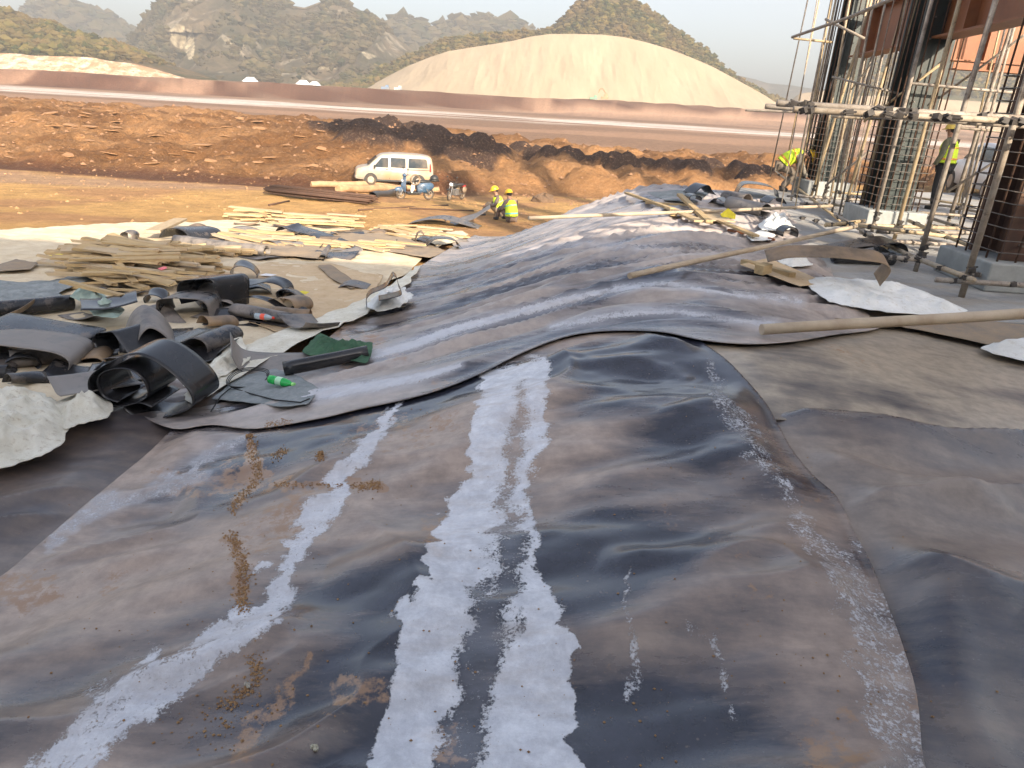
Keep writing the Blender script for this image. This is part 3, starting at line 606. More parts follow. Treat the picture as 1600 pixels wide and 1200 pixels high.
sheet('liner_sheet', [(1100, 640), (1190, 626), (1300, 632), (1440, 646), (1600, 666), (1800, 690), (2100, 900), (2100, 1400), (1500, 1500), (1330, 1300), (1200, 900), (1120, 700)], wr_right, .026, L_dark, a_plain(.54, .8, .7, 265, .15),
      'dark folded liner sheet filling the lower right corner')
sheet('liner_sheet', MAIN, wr_main, .052, L_main, a_main,
      'large foreground liner sheet with a broad white paste stripe down its middle')
sheet('liner_sheet', BACK, wr_back, .072, L_back, a_back,
      'wrinkled liner sheet over the mound behind the curved seam')
# ================================================================ THE BUILDING SITE ON THE RIGHT
t = NT('concrete'); c = t.coord(); a = t.noise(c, 1.2, 8, .7); b = t.noise(c, 14, 6, .7); col = t.mix(t.ramp(a, .38, .6), (.34, .34, .33), (.24, .235, .22)); col = t.mix(t.ramp(b, .5, .65, 0, .5), col, (.40, .37, .33)); col = t.mix(t.ramp(t.noise(t.coord((1, 3, 1)), .8, 5), .5, .62, 0, .5), col, (.30, .25, .19)); t.bump(t.math('ADD', a, b), .4, .01); M_conc = t.set(col, .85)
M_plinth = simple('plinth concrete', (.31, .32, .31), (.23, .24, .23), 5, .85, bump=.3, bscale=30, bdist=.004)
SLZ = .13
kerb = [(1150, 292), (1172, 318), (1196, 348), (1226, 374), (1262, 408), (1300, 447), (1350, 492)]
kw = [at_z(a, b, SLZ) for a, b in kerb]
P = [(v.x, v.y) for v in kw[::-1]] + [(kw[0].x + .6, 17.6), (14, 21.5), (30, 23), (30, 4.4), (at_z(1640, 505, SLZ).x, at_z(1640, 505, SLZ).y)]
def extrude_poly(P, z0, z1):
    n = len(P); m = MB(); m.add([(x, y, z0) for x, y in P] + [(x, y, z1) for x, y in P], [tuple(range(n))[::-1], tuple(range(n, 2 * n))] + [(i, (i + 1) % n, (i + 1) % n + n, i + n) for i in range(n)]); return m
def ccw(P): return P if sum(P[i - 1][0] * P[i][1] - P[i][0] * P[i - 1][1] for i in range(len(P))) > 0 else P[::-1]
o = extrude_poly(ccw(P), -.6, SLZ).build('concrete_slab', M_conc, bevel=.015); tag(o, kind='structure')

M_green = simple('dark green steel', (.020, .033, .031), (.012, .018, .018), 6, .5, dust=(.10, .09, .07), dustamt=.2, bump=.15, bscale=20)
M_rust = simple('rusty bar', (.10, .05, .028), (.06, .033, .022), 20, .8)
M_rustbeam = simple('brown primed beam', (.23, .072, .02), (.16, .05, .015), 2.5, .55, dust=(.26, .12, .05), dustamt=.4)
M_bar = simple('steel bar', (.16, .14, .12), (.09, .08, .07), 20, .6)
def rod(name, a, b, r, mat, parent, n=8):
    """a straight round bar as an object of its own, its mesh shared with bars of the same kind and length"""
    a = Vector(a); b = Vector(b); d = b - a; L = d.length; key = (name, round(L, 2), r, mat.name, n)
    if key not in RODS: RODS[key] = MB().tube([(0, 0, 0), (0, 0, L)], r, n).mesh(name, mat, True)
    o = put(bpy.data.objects.new(name, RODS[key]), parent); o.location = a; o.rotation_mode = 'QUATERNION'; o.rotation_quaternion = Vector((0, 0, 1)).rotation_difference(d); return o
RODS = {}
def column(px, py, w, dpt, h, label, hmesh, colr, rz=0):
    p = at_z(px, py, SLZ + .02); p.z = SLZ
    T = thing('steel_column', label, 'column', p, rz, 'steel columns in rebar cages')
    MB().box((0, 0, .16), (w + .26, dpt + .26, .32)).build('plinth', M_plinth, T, bevel=.02)
    f = .05; m = MB(); m.box((0, -dpt * .36, h / 2 + .32), (w * .78, f, h)).box((0, dpt * .36, h / 2 + .32), (w * .78, f, h)).box((0, 0, h / 2 + .32), (f, dpt * .72 - f, h)); m.build('steel_core', colr, T, bevel=.004)
    m = MB()                                     # shear studs on the flanges
    for k in range(26):
        for sx in (-.2, .2): m.tube([(sx * w, -dpt * .36 - .02, .5 + k * .3), (sx * w, -dpt * .36 - .10, .5 + k * .3)], .012, 6)
    m.build('shear_studs', M_bar, T)
    q = 5
    for k in range(q):
        u = -.5 + k / (q - 1)
        for (x, y) in ((u * w, -dpt / 2), (u * w, dpt / 2)): rod('rebar', (x, y, .3), (x, y, h), .013, M_rust, T, 6)
        if 0 < k < q - 1:
            for x in (-w / 2, w / 2): rod('rebar', (x, u * dpt, .3), (x, u * dpt, h), .013, M_rust, T, 6)
    e = .02; ring = [(-w / 2 - e, -dpt / 2 - e, 0), (w / 2 + e, -dpt / 2 - e, 0), (w / 2 + e, dpt / 2 + e, 0), (-w / 2 - e, dpt / 2 + e, 0), (-w / 2 - e, -dpt / 2 - e, 0)]
    rm = MB().tube(ring, .006, 4).mesh('stirrup', M_bar, True); z = .42
    while z < hmesh:
        s = put(bpy.data.objects.new('stirrup', rm), T); s.location = (random.uniform(-.006, .006), random.uniform(-.006, .006), z); z += .13
    return T
CH = 9.0
c1 = column(1282, 302, .78, .78, 10.5, 'dark steel column in a rebar cage, farthest of the three, behind the bending worker', 1.6, M_green)
c2 = column(1376, 352, .72, .72, 9.5, 'dark steel column in a rebar cage between the farthest and the nearest column', 1.9, M_green)
c3 = column(1566, 440, .82, .82, 8.5, 'rusty brown steel column wrapped in wire mesh at the right edge', 2.3, simple('dark rusty steel', (.075, .035, .022), (.05, .026, .018), 5, .7, dust=(.16, .09, .05), dustamt=.4))
# steel beams overhead
def ibeam(name, a, b, hgt, wid, label, mat, group='steel beams overhead'):
    a = Vector(a); b = Vector(b); L = (b - a).length; T = thing(name, label, 'beam', a, 0, group); T.rotation_mode = 'QUATERNION'; T.rotation_quaternion = (b - a).to_track_quat('X', 'Z')
    MB().box((L / 2, 0, 0), (L, .03, hgt - .06)).build('web', mat, T); MB().box((L / 2, 0, hgt / 2 - .015), (L, wid, .03)).build('flange', mat, T); MB().box((L / 2, 0, -hgt / 2 + .015), (L, wid, .03)).build('flange', mat, T)
    m = MB(); k = 1.0
    while k < L - .3: m.box((k, .5 * wid * .5, 0), (.02, wid * .46, hgt - .064)).box((k, -.5 * wid * .5, 0), (.02, wid * .46, hgt - .064)); k += 2.4
    m.build('stiffener', mat, T); return T
z1 = at_y(1316, 58, c1.location.y).z
B1 = Vector((c1.location.x, c1.location.y, z1)); B3 = Vector((c3.location.x, c3.location.y, z1)); dB = (B3 - B1).normalized()
ibeam('steel_beam', B1 + dB * .55, B3 + dB * 3.0, .85, .35, 'brown steel beam overhead, running back from the right edge to the farthest column', M_rustbeam)
a = at_y(1470, 48, 17.5); ibeam('steel_beam', a, a + Vector((14, 0, 0)), 1.15, .4, 'sunlit orange brown steel beam behind the columns at the upper right', M_rustbeam)
a = at_y(1495, 80, 21.5); ibeam('steel_beam', a, a + Vector((14, 0, 0)), .9, .4, 'lower darker steel beam seen under the sunlit one at the upper right', M_rustbeam)

# ---- scaffolding
t = NT('scaffold tube'); c = t.coord(obj=True); r = t.rnd(); a = t.noise(c, 6, 8, .7)
col = t.mix(t.ramp(a, .36, .6), (.36, .32, .27), (.21, .17, .135)); col = t.mix(t.ramp(r, .62, .9, 0, .6), col, (.50, .36, .17)); col = t.mix(t.ramp(t.noise(c, 18, 6, .75), .55, .68, 0, .8), col, (.10, .07, .05)); t.bump(a, .4, .004); M_tube = t.set(col, .6, .0)
M_clamp = simple('coupler iron', (.06, .05, .042), (.03, .026, .024), 20, .7)
scaf = thing('scaffolding', 'tube scaffolding round the columns with leaning standards and clamped cross tubes', 'scaffolding', (0, 0, 0))
CPM = (MB().box((0, 0, 0), (.062, .062, .052)).tube([(-.055, .03, 0), (.055, .03, 0)], .010, 6).tube([(.035, -.05, .02), (.035, .055, .02)], .009, 6)).mesh('coupler', M_clamp)
def coupler(p):
    o = put(bpy.data.objects.new('coupler', CPM), scaf); o.location = p; o.rotation_euler = (random.uniform(-.4, .4), random.uniform(-.4, .4), random.uniform(0, 3)); return o
std = [(1203, 276, 1262, 0, .02), (1228, 258, 1280, 0, .022), (1246, 294, 1306, 0, .028), (1262, 298, 1332, 0, .028), (1247, 300, 1342, 0, .024), (1266, 312, 1362, 0, .030), (1284, 314, 1394, 0, .030), (1318, 332, 1416, 0, .030),
       (1337, 348, 1432, 0, .030), (1362, 362, 1456, 0, .030), (1396, 378, 1500, 0, .030), (1430, 424, 1556, 0, .030), (1478, 358, 1594, 0, .032), (1502, 464, 1642, 0, .034), (1292, 306, 1372, 0, .022), (1372, 318, 1462, 0, .022), (1398, 312, 1480, 0, .022), (1535, 330, 1625, 0, .026), (1508, 308, 1580, 0, .020)]
_r = random.Random(8)
for _k in range(44):
    _x = _r.choice([_r.uniform(1205, 1320), _r.uniform(1300, 1430), _r.uniform(1480, 1610)]); _y = _r.uniform(296, 345) if _x < 1440 else _r.uniform(318, 440); std.append((_x, _y, _x + (_y + 0) * (.17 + .13 * (_x - 1200) / 400) * _r.uniform(.85, 1.12), 0, _r.choice([.010, .012, .016, .02, .024])))
STD = []
for fx, fy, tx, ty, r in std:
    f = at_z(fx, fy, SLZ); tp = at_y(tx, ty, f.y); d = tp - f; e = f + d * 1.5; rod('standard', f, e, r, M_tube, scaf); STD.append((f, e, r))
    if r > .024:
        for z in (.22, .30): coupler(f + d * (z / d.z) + Vector((0, -.05, 0)))
def ledger(a, b, za, zb, r=.028, ya=None, yb=None):
    A = at_z(*a, za) if ya is None else at_y(*a, ya); B = at_z(*b, zb) if yb is None else at_y(*b, yb); rod('ledger', A, B, r, M_tube, scaf); return A, B
yL = 6.3
for a, b, ya, yb, r in (((1214, 161), (1700, 192), 7.2, 7.2, .030), ((1196, 166), (1700, 205), 8.2, 8.2, .028), ((1240, 171), (1700, 196), 7.0, 7.0, .030), ((1165, 172), (1480, 184), 10.5, 10.5, .016), ((1440, 186), (1640, 200), 11, 11, .02), ((1500, 200), (1640, 212), 12, 12, .02), ((1300, 182), (1560, 196), 13, 13, .025),
                        ((1238, 58), (1330, 26), 13.0, 11.0, .024), ((1330, 26), (1460, -30), 11.0, 9.6, .024), ((1240, 60), (1300, 66), 14, 14, .02), ((1330, 140), (1362, 98), 14, 14, .014), ((1455, 162), (1600, 55), 15, 13, .022), ((1290, 290), (1360, 235), 15, 14, .022), ((1300, 120), (1420, 150), 13, 12.5, .018), ((1350, 190), (1470, 100), 13, 12, .02), ((1420, 130), (1640, 150), 12, 12, .022), ((1480, 300), (1590, 230), 12, 11, .02), ((1290, 30), (1350, 60), 13, 12, .02)):
    A, B = ledger(a, b, 0, 0, r, ya, yb)
    if r > .027:
        for (f, e, rr) in STD[4:]:
            d = e - f; zt = (A.z + B.z) / 2; q = f + d * ((zt - f.z) / d.z)
            if abs(q.y - (A.y + B.y) / 2) < 4.5 and A.x < q.x < B.x and rr > .024:
                k = (q.x - A.x) / (B.x - A.x); coupler(A.lerp(B, k) + Vector((0, -.03, 0)))
low = [((1212, 268), (1312, 344)), ((1305, 336), (1362, 368)), ((1345, 362), (1432, 404)), ((1428, 402), (1522, 438)), ((1250, 318), (1330, 322)), ((1290, 352), (1350, 345)), ((1290, 350), (1500, 357)), ((1340, 352), (1500, 372)), ((1340, 374), (1510, 384)), ((1370, 362), (1520, 364)),
       ((1436, 336), (1560, 372)), ((1420, 345), (1530, 390)), ((1440, 372), (1555, 402)), ((1462, 437), (1700, 452)), ((1500, 428), (1700, 436)), ((1410, 330), (1600, 344)), ((1430, 318), (1640, 334)), ((1400, 304), (1520, 322)), ((1230, 306), (1345, 312)), ((1300, 300), (1400, 308)), ((1440, 352), (1600, 366)), ((1480, 322), (1640, 352)), ((1350, 330), (1300, 318)), ((1390, 402), (1440, 406))]
for i, (a, b) in enumerate(low):
    z = SLZ + (.10, .2, .16, .26)[i % 4]; A, B = ledger(a, b, z, z, .024 if a[1] < 335 else .028)
    for k in (.12, .5, .9)[:3 if i % 2 else 2]: coupler(A.lerp(B, k))
for i in range(26):
    px = 1222 + i * 15 + random.uniform(-5, 5); k = (px - 1214) / 486
    for (x0, y0_, x1, y1_, yy_) in ((1214, 161, 1700, 192, 7.16), (1240, 171, 1700, 196, 6.96)):
        if random.random() < .40 and px > x0: coupler(at_y(px, y0_ + (y1_ - y0_) * (px - x0) / (x1 - x0), yy_))
# loose couplers on the slab
for i, (a, b) in enumerate([(1254, 341), (1275, 345)]):
    p = at_z(a, b, SLZ + .05); o = put(bpy.data.objects.new('scaffold_coupler', CPM)); o.location = p; tag(o, ['black iron coupler lying on the bare slab, left one of two', 'black iron coupler lying on the bare slab, right one of two'][i], 'coupler', 'loose couplers on the slab')
# ---- the unfinished hall behind and beside the camera: it throws the shade over the foreground
hall = thing('unfinished_hall', 'unfinished concrete hall with a flat roof standing behind the camera', 'building', (0, 0, 0))
MB().box((24, -15, 7.0), (58, 22, .4)).build('roof_slab', M_conc, hall); MB().box((24, -15, 3.4), (58, 22, .25)).build('floor_slab', M_conc, hall)
MB().box((24, -4.15, 6.2), (57.6, .3, 1.2)).build('edge_beam', M_conc, hall); MB().box((24, -14, 3.2), (57, .25, 7.2)).build('rear_wall', M_conc, hall)
for k in range(9): MB().box((-4 + k * 7, -4.6, 3.4), (.6, .55, 6.76)).build('hall_column', M_conc, hall)
# unseen high frame, added and placed to lay a shadow on the mud heaps
g0 = ground(520, 200); g1 = ground(1215, 272); hz_ = 29.0
def back(g): s = (hz_ - g.z) / math.tan(SUN_EL); return Vector((g.x - SH.x * s, g.y - SH.y * s, hz_))
A, B = back(g0), back(g1)
fr = thing('shadow_gantry', 'tall steel frame added out of the picture to shadow the mud heaps', 'frame', (0, 0, 0)); Bx = B + (B - A) * .5
M = (Bx - A).to_track_quat('X', 'Z').to_matrix(); L = (Bx - A).length
MB().box((A + Bx) / 2, (L, 2.6, 2.6), M).build('shadow_girder', M_rustbeam, fr)
for k in (.16, .30, .44): p = A.lerp(Bx, k); MB().box((p.x, p.y - 6, hz_ / 2), (1.4, .9, hz_)).build('frame_column', M_rustbeam, fr); MB().box((p.x, p.y - 3, hz_ - .3), (.8, 7, 1)).build('bracket', M_rustbeam, fr)
# ================================================================ CLOTHS AND LOOSE SHEETS LYING ON THE GROUND
def cloth(name, a, b, d, sc=3, bump=.5):
    t = NT(name); c = t.coord(); n1 = t.noise(c, sc, 8, .7); n2 = t.noise(c, sc * 6, 6, .7); col = t.mix(t.ramp(n1, .36, .62), a, b); col = t.mix(t.ramp(n2, .55, .7, 0, .7), col, d)
    t.bump(t.math('ADD', n1, t.math('MULTIPLY', n2, .4)), bump, .02); return t.set(col, .9, 0, .15)
C_cream = cloth('cream geotextile', (.70, .60, .44), (.58, .47, .32), (.50, .36, .20)); C_white = cloth('white geotextile', (.80, .80, .77), (.66, .66, .62), (.52, .47, .38)); C_bag = cloth('woven white bag', (.76, .73, .63), (.62, .58, .47), (.36, .28, .19), 5)
C_grey = cloth('dusty grey sheet', (.24, .20, .16), (.34, .26, .18), (.40, .28, .16)); C_sand = cloth('sand covered cloth', (.52, .38, .23), (.60, .46, .30), (.40, .25, .12)); C_green = cloth('green tarpaulin', (.07, .15, .085), (.045, .10, .06), (.16, .17, .11), 8)
C_mint = cloth('pale green plastic', (.34, .42, .36), (.24, .31, .27), (.5, .52, .48), 6); C_film = cloth('grey plastic film', (.30, .32, .32), (.20, .22, .22), (.42, .42, .4), 6)
def jag(pts, a, seed, n=5):
    rg = random.Random(seed); out = []
    for i in range(len(pts)):
        p, q = pts[i], pts[(i + 1) % len(pts)]
        for k in range(n): f = k / n; out.append((p[0] + (q[0] - p[0]) * f + rg.uniform(-a, a), p[1] + (q[1] - p[1]) * f + rg.uniform(-a, a) * .6))
    return out
def crumple(amp, f, seed, sharp=1.0, zf=0.0):
    def w(x, y, sd):
        n = fbm(x * f, y * f, seed, 4); r = 1 - np.abs(fbm(x * f * 1.7 + 5, y * f * 1.7, seed + 1, 3) - .5) * 2
        return amp * (n * .5 + r ** 3 * sharp * .7 + zf) * sstep(0, .16, sd)
    return w
nA = lambda *a: {}
def lay(name, pts, lift, mat, label, cat, wr=None, j=2.0, seed=1, thick=.004): return sheet(name, jag(pts, j, seed), wr or crumple(.03, 1.5, seed), lift, mat, nA, label, cat, world=None, sm=1, lip=.004, thick=thick)
lay('geotextile', [(-260, 352), (-60, 358), (60, 356), (150, 350), (300, 346), (420, 338), (520, 346), (600, 372), (668, 392), (640, 424), (602, 440), (574, 478), (520, 500), (470, 530), (410, 552), (350, 590), (300, 625), (220, 640), (-100, 660), (-400, 640)], .02, C_cream, 'cream geotextile spread under the planks and offcuts at the left', 'ground cloth', crumple(.05, .9, 301), 2.5, 1)
lay('geotextile', [(340, 420), (430, 408), (520, 412), (600, 430), (572, 470), (500, 500), (440, 520), (380, 500), (330, 470)], .055, C_sand, 'sandy brown cloth with loose dirt between the planks and the black strip', 'ground cloth', crumple(.02, 2, 302), 2.5, 2)
lay('geotextile', [(566, 468), (606, 446), (640, 424), (662, 408), (640, 440), (590, 474), (560, 496), (505, 516), (440, 548), (400, 572), (350, 600), (300, 632), (286, 616), (330, 578), (380, 540), (440, 516), (500, 494)], .12, C_bag, 'jagged edge strip of cream cloth running up the foot of the mound', 'ground cloth', crumple(.02, 3, 303), 3.2, 3)
lay('liner_offcut', [(352, 374), (420, 366), (470, 372), (520, 380), (505, 404), (430, 398), (350, 392)], .10, C_grey, 'flat dusty grey offcut among the planks left of the centre', 'liner offcut', crumple(.04, 2, 304), 1.5, 4)
lay('liner_offcut', [(520, 362), (560, 358), (612, 364), (680, 384), (700, 392), (672, 402), (600, 392), (530, 384)], .07, C_grey, 'long tan grey offcut reaching to the foot of the mound', 'liner offcut', crumple(.03, 2, 305), 1.5, 5)
lay('liner_offcut', [(496, 414), (516, 412), (545, 432), (560, 446), (548, 450), (520, 436)], .09, C_grey, 'small grey flap on the sandy cloth left of the black strip', 'liner offcut', crumple(.02, 3, 306), 1, 6)
lay('liner_offcut', [(0, 412), (26, 404), (60, 410), (48, 420), (10, 422), (-20, 424)], .10, C_grey, 'dark grey offcut at the left edge on the cream cloth', 'liner offcut', crumple(.03, 3, 307), 1, 7)
lay('liner_offcut', [(-60, 432), (30, 440), (90, 436), (140, 420), (150, 432), (90, 456), (110, 470), (40, 480), (-60, 470)], .11, C_film, 'crumpled grey plastic film beside the plank pile at the left', 'plastic film', crumple(.05, 3, 308), 2, 8)
lay('tarpaulin', [(472, 548), (486, 532), (500, 518), (524, 530), (552, 532), (584, 534), (580, 552), (574, 566), (540, 560), (506, 562)], .13, C_green, 'green tarpaulin piece lying over the flat black sheet end', 'tarpaulin', crumple(.08, 5, 309, 1.4), 1.5, 9)
lay('plastic_film', [(330, 622), (372, 588), (430, 574), (470, 588), (500, 606), (480, 630), (440, 634), (380, 626)], .10, C_film, 'pale see through film sheet under the green bottle', 'plastic film', crumple(.03, 5, 310), 1.5, 10)
lay('plastic_sheet', [(108, 462), (126, 446), (150, 448), (172, 466), (196, 484), (180, 496), (146, 492), (130, 470)], .22, C_mint, 'pale green plastic sheet hanging over the offcuts below the planks', 'plastic sheet', crumple(.12, 4, 311, 1.2), 1.5, 11)
lay('white_bag', [(-90, 640), (0, 606), (64, 612), (90, 626), (106, 646), (108, 664), (98, 692), (66, 710), (22, 724), (-60, 740), (-140, 700)], .16, C_bag, 'big crumpled white woven bag at the left edge', 'bag', crumple(.16, 3.0, 312, .8, .2), 2.5, 12)
lay('white_bag', [(78, 632), (116, 616), (142, 598), (166, 588), (182, 588), (178, 606), (168, 616), (177, 636), (170, 650), (146, 656), (122, 662), (102, 670)], .17, C_bag, 'twisted neck of white woven cloth between the bag and the black roll', 'bag', crumple(.15, 3.2, 313, .8, .25), 2.5, 13)
lay('white_cloth', [(286, 600), (330, 566), (362, 536), (372, 518), (384, 540), (392, 560), (372, 574), (340, 590), (312, 606), (306, 622)], .14, C_bag, 'folded cream cloth strip above the black roll', 'cloth', crumple(.10, 5, 314, 1.3), 2, 14)
lay('white_cloth', [(568, 478), (580, 466), (612, 456), (632, 446), (636, 456), (646, 458), (642, 466), (624, 478), (596, 486)], .17, C_white, 'crumpled bluish white cloth beside the upright black strip', 'cloth', crumple(.13, 5, 315, 1.4), 2.5, 15)
lay('white_cloth', [(1252, 432), (1300, 432), (1350, 436), (1400, 440), (1450, 456), (1512, 484), (1500, 492), (1400, 488), (1330, 478), (1296, 470), (1270, 452)], .19, C_white, 'long white cloth on the liner in front of the black roll', 'cloth', crumple(.07, 2.2, 316), 1.5, 16)
lay('white_cloth', [(1212, 392), (1238, 384), (1252, 398), (1272, 412), (1240, 416), (1218, 410)], .17, C_white, 'small white cloth heap left of the black roll', 'cloth', crumple(.12, 4, 317, 1.2), 1.5, 17)
lay('white_cloth', [(1532, 542), (1560, 532), (1600, 530), (1700, 536), (1700, 566), (1600, 562), (1556, 552)], .10, C_white, 'white padded cloth end at the right edge', 'cloth', crumple(.10, 2, 318, .5, .5), 1.0, 18)
lay('white_cloth', [(1184, 350), (1200, 340), (1226, 338), (1236, 348), (1244, 356), (1216, 360), (1190, 358)], .18, C_white, 'white rag bundle beside the kerb', 'cloth', crumple(.16, 5, 319, 1.2), 1.5, 19)
lay('white_cloth', [(1166, 366), (1190, 358), (1212, 366), (1206, 374), (1176, 376)], .17, C_white, 'flat white rag below the rag bundle', 'cloth', crumple(.05, 5, 320), 1.5, 20)
lay('white_cloth', [(640, 342), (672, 338), (700, 346), (712, 356), (690, 362), (664, 352), (648, 352)], .12, C_white, 'sunlit cream cloth near the seated workers', 'cloth', crumple(.12, 3, 321, 1.2), 1.5, 21)
lay('white_cloth', [(664, 374), (700, 362), (736, 360), (720, 374), (686, 384)], .10, C_cream, 'sunlit cream cloth at the edge of the mound', 'cloth', crumple(.08, 3, 322, 1.2), 1.5, 22)
lay('liner_offcut', [(1262, 486), (1320, 478), (1420, 484), (1520, 496), (1700, 520), (1700, 560), (1600, 548), (1440, 514), (1380, 504), (1330, 502)], .10, C_grey, 'stiff greyish sheet lying under the long pole at the right', 'liner offcut', crumple(.03, 1.5, 323), .8, 23)
lay('plywood', [(1156, 412), (1200, 402), (1240, 418), (1290, 440), (1250, 446), (1190, 424)], .20, C_sand, 'flat pale board under the small white cloth heap', 'board', crumple(.0, 1, 324), .3, 24)
lay('plastic_film', [(1010, 300), (1060, 296), (1110, 300), (1090, 316), (1040, 312)], .16, C_film, 'grey film patch at the far crest of the mound', 'plastic film', crumple(.04, 2, 325), 1, 25)

# the surface an object rests on: nearest of the sheets and the ground along a line of sight
bpy.context.view_layer.update()
DG = bpy.context.evaluated_depsgraph_get()
REST = [o for o in COL.objects if o.name.split('.')[0] in ('liner_sheet', 'geotextile', 'concrete_slab', 'plastic_film', 'tarpaulin', 'white_cloth', 'white_bag', 'plastic_sheet')]
def surf(px, py, dz=0.0):
    d = Vector(ray(px, py)).normalized(); O = Vector((0, 0, CAMZ)); best = None
    for o in REST:
        h, loc, nrm, _ = o.ray_cast(O, d, distance=60)
        if h and (best is None or (loc - O).length < best[1]): best = (loc.copy(), (loc - O).length)
    p = best[0] if best else ground(px, py)
    p.z += dz; return p
def DEP(px, py): return tuple(surf(px, py))
# ================================================================ CURLED LINER OFFCUTS
t = NT('black offcut'); c = t.coord(obj=True); rr = t.rnd(); a = t.noise(c, 5, 8, .7); ad = t.n('Attribute', attribute_name='dust')
col = t.mix(t.ramp(a, .36, .62), (.016, .017, .020), (.028, .028, .030)); k = t.math('MULTIPLY', t.ramp(t.math('ADD', a, t.math('MULTIPLY', t.math('SUBTRACT', rr, .5), .45)), .42, .66, 0, .85), 1.0)
col = t.mix(k, col, t.mix(rr, (.20, .15, .11), (.26, .235, .215))); t.bump(a, .3, .01); M_off = t.set(col, t.ramp(k, 0, .85, .24, .6), 0, .5)
M_black = simple('shiny black liner', (.013, .013, .015), (.019, .019, .022), 5, .22, dust=(.10, .09, .08), dustamt=.2)
M_strip = simple('brown stained strip', (.10, .075, .05), (.20, .15, .11), 6, .6, dust=(.30, .20, .11), dustamt=.8)
def mpp(p): u, v, w = project(p.x, p.y, p.z); return float(w) / FPX
def ribbon(label, px, py, pts, depth, rz=0, tilt=0, dz=.03, mat=None, skew=0.0, flare=1.0, unit='px', thick=.005, name='liner_offcut', cat='liner offcut', group=None, wob=.0, seg=10, loc=None, sm=5, pitch=0):
    p = loc or surf(px, py, max(0, dz - .09) * .5); s = mpp(p) if unit == 'px' else 1.0
    C = smooth_poly(pts, False, sm) * s; n = len(C); V = []; ph = random.uniform(0, 9)
    for j in range(seg + 1):
        u = j / seg - .5; f = 1 + (flare - 1) * (u + .5)
        w = wob * s * (1 if unit == 'px' else 1)
        for i in range(n):
            V.append((C[i, 0] * f + skew * u * depth + w * math.sin(ph + i * .35 + u * 3), u * depth + w * .4 * math.sin(i * .5 + ph), C[i, 1] * f + w * math.sin(i * .25 + u * 5 + ph * 2) * min(1, i / 4)))
    o = np_obj(name, V, grid_faces(seg + 1, n), mat or M_off)
    zmin = min(v[2] for v in V); o.location = p; o.location.z -= min(zmin, 0) * .8; o.rotation_euler = (tilt, pitch, rz)
    m = o.modifiers.new('thickness', 'SOLIDIFY'); m.thickness = thick; m.offset = 0
    return tag(o, label, cat, group)
cvt = lambda P, ox, oy, k: [((x - ox) / k, (oy - y) / k) for x, y in P]
def roll(label, a, b, rpx, mat, turns=1.9, tail=0, cat='liner offcut', name='liner_offcut'):
    A = surf(*a); B = surf(*b); r = rpx * mpp((A + B) / 2); d = (B - A); L = d.length; d.normalize(); up = Vector((0, 0, 1)); sd_ = d.cross(up).normalized(); up = sd_.cross(d); V = []; n = 40
    for j in range(9):
        row = [d * (L * j / 8) + sd_ * (tail * mpp(A) * k / 5 + r * .36) + up * (.01 * k) for k in range(5, 0, -1)] if tail else []
        for i in range(n):
            q = i / (n - 1); an = -1.2 + q * turns * 2 * math.pi; rr = r * (1 - .32 * q) * (1 + .03 * math.sin(j * .9)); row.append(d * (L * j / 8) + sd_ * (math.cos(an) * rr) + up * (math.sin(an) * rr + r))
        V += [tuple(v) for v in row]
    o = np_obj(name, V, grid_faces(9, len(V) // 9), mat); o.location = A; m = o.modifiers.new('thickness', 'SOLIDIFY'); m.thickness = .005; m.offset = 0; return tag(o, label, cat)
ring = cvt([(752, 912), (700, 897), (625, 925), (668, 962), (752, 972), (880, 922), (936, 880), (925, 812), (852, 735), (765, 682), (690, 676), (592, 722), (502, 788), (478, 850), (505, 905), (575, 928), (668, 905), (738, 862), (736, 800), (700, 757), (640, 743), (560, 768), (524, 812), (534, 880), (600, 905)], 700, 972, 2.857)
ribbon('big shiny black liner offcut curled into a roll beside the white bag', 245, 640, ring, .34, R(-4), 0, .02, M_black, skew=.05)
roll('long black liner roll lying level at the foot of the mound', (446, 586), (577, 560), 11, M_black, 1.9, 0)
ribbon('flat dark liner piece lying behind the long black roll', 440, 572, [(-74, 34), (-66, 16), (-52, 4), (-20, 1), (20, 2), (62, 4)], .62, R(6), 0, .09, M_off, skew=-.3)
ribbon('black liner strip standing up in a loop beside the bluish white cloth', 600, 478, [(-26, 0), (-27, 12), (-20, 22), (-6, 28), (4, 34), (10, 44), (14, 50), (19, 46), (22, 34), (26, 22), (10, 16), (-8, 12)], .34, R(12), R(-6), .06, M_black)
ribbon('dark pointed liner tail left of the looped black strip', 552, 448, [(-22, 0), (-8, 6), (8, 5), (24, 1)], .35, R(0), 0, .08, M_off)
roll('black roll of liner with an open end on the slab edge', (1300, 411), (1392, 414), 10, M_black, 1.7, 0)
ribbon('dark arched liner flap standing over the open black roll', 1360, 404, [(-60, 0), (-30, 8), (0, 16), (24, 20), (36, 14), (40, 2), (34, -8)], .5, R(2), 0, .17, M_black)
ribbon('thin blueish liner flap spread behind the open black roll', 1322, 402, [(-40, 2), (-20, 6), (10, 14), (34, 16), (52, 8), (54, -4)], .45, R(2), 0, .18, M_off)
ribbon('wavy brown stained strip across the white cloth', 1300, 440, [(-108, 0), (-80, 10), (-50, 14), (-10, 17), (30, 16), (60, 14), (76, 2), (70, -26)], .22, R(-4), R(20), .22, M_strip)
ribbon('small black curl of liner on the kerb', 1228, 372, [(-12, 0), (-12, 8), (-4, 14), (6, 14), (12, 8), (12, 0)], .22, R(10), 0, .16, M_black)
ribbon('dark liner pipe roll with a round open end by the kerb', 1166, 336, [(math.cos(a) * 11 - 1, math.sin(a) * 10 + 8) for a in np.linspace(0, 6.0, 14)], .85, R(28), 0, .16, M_off, skew=0)
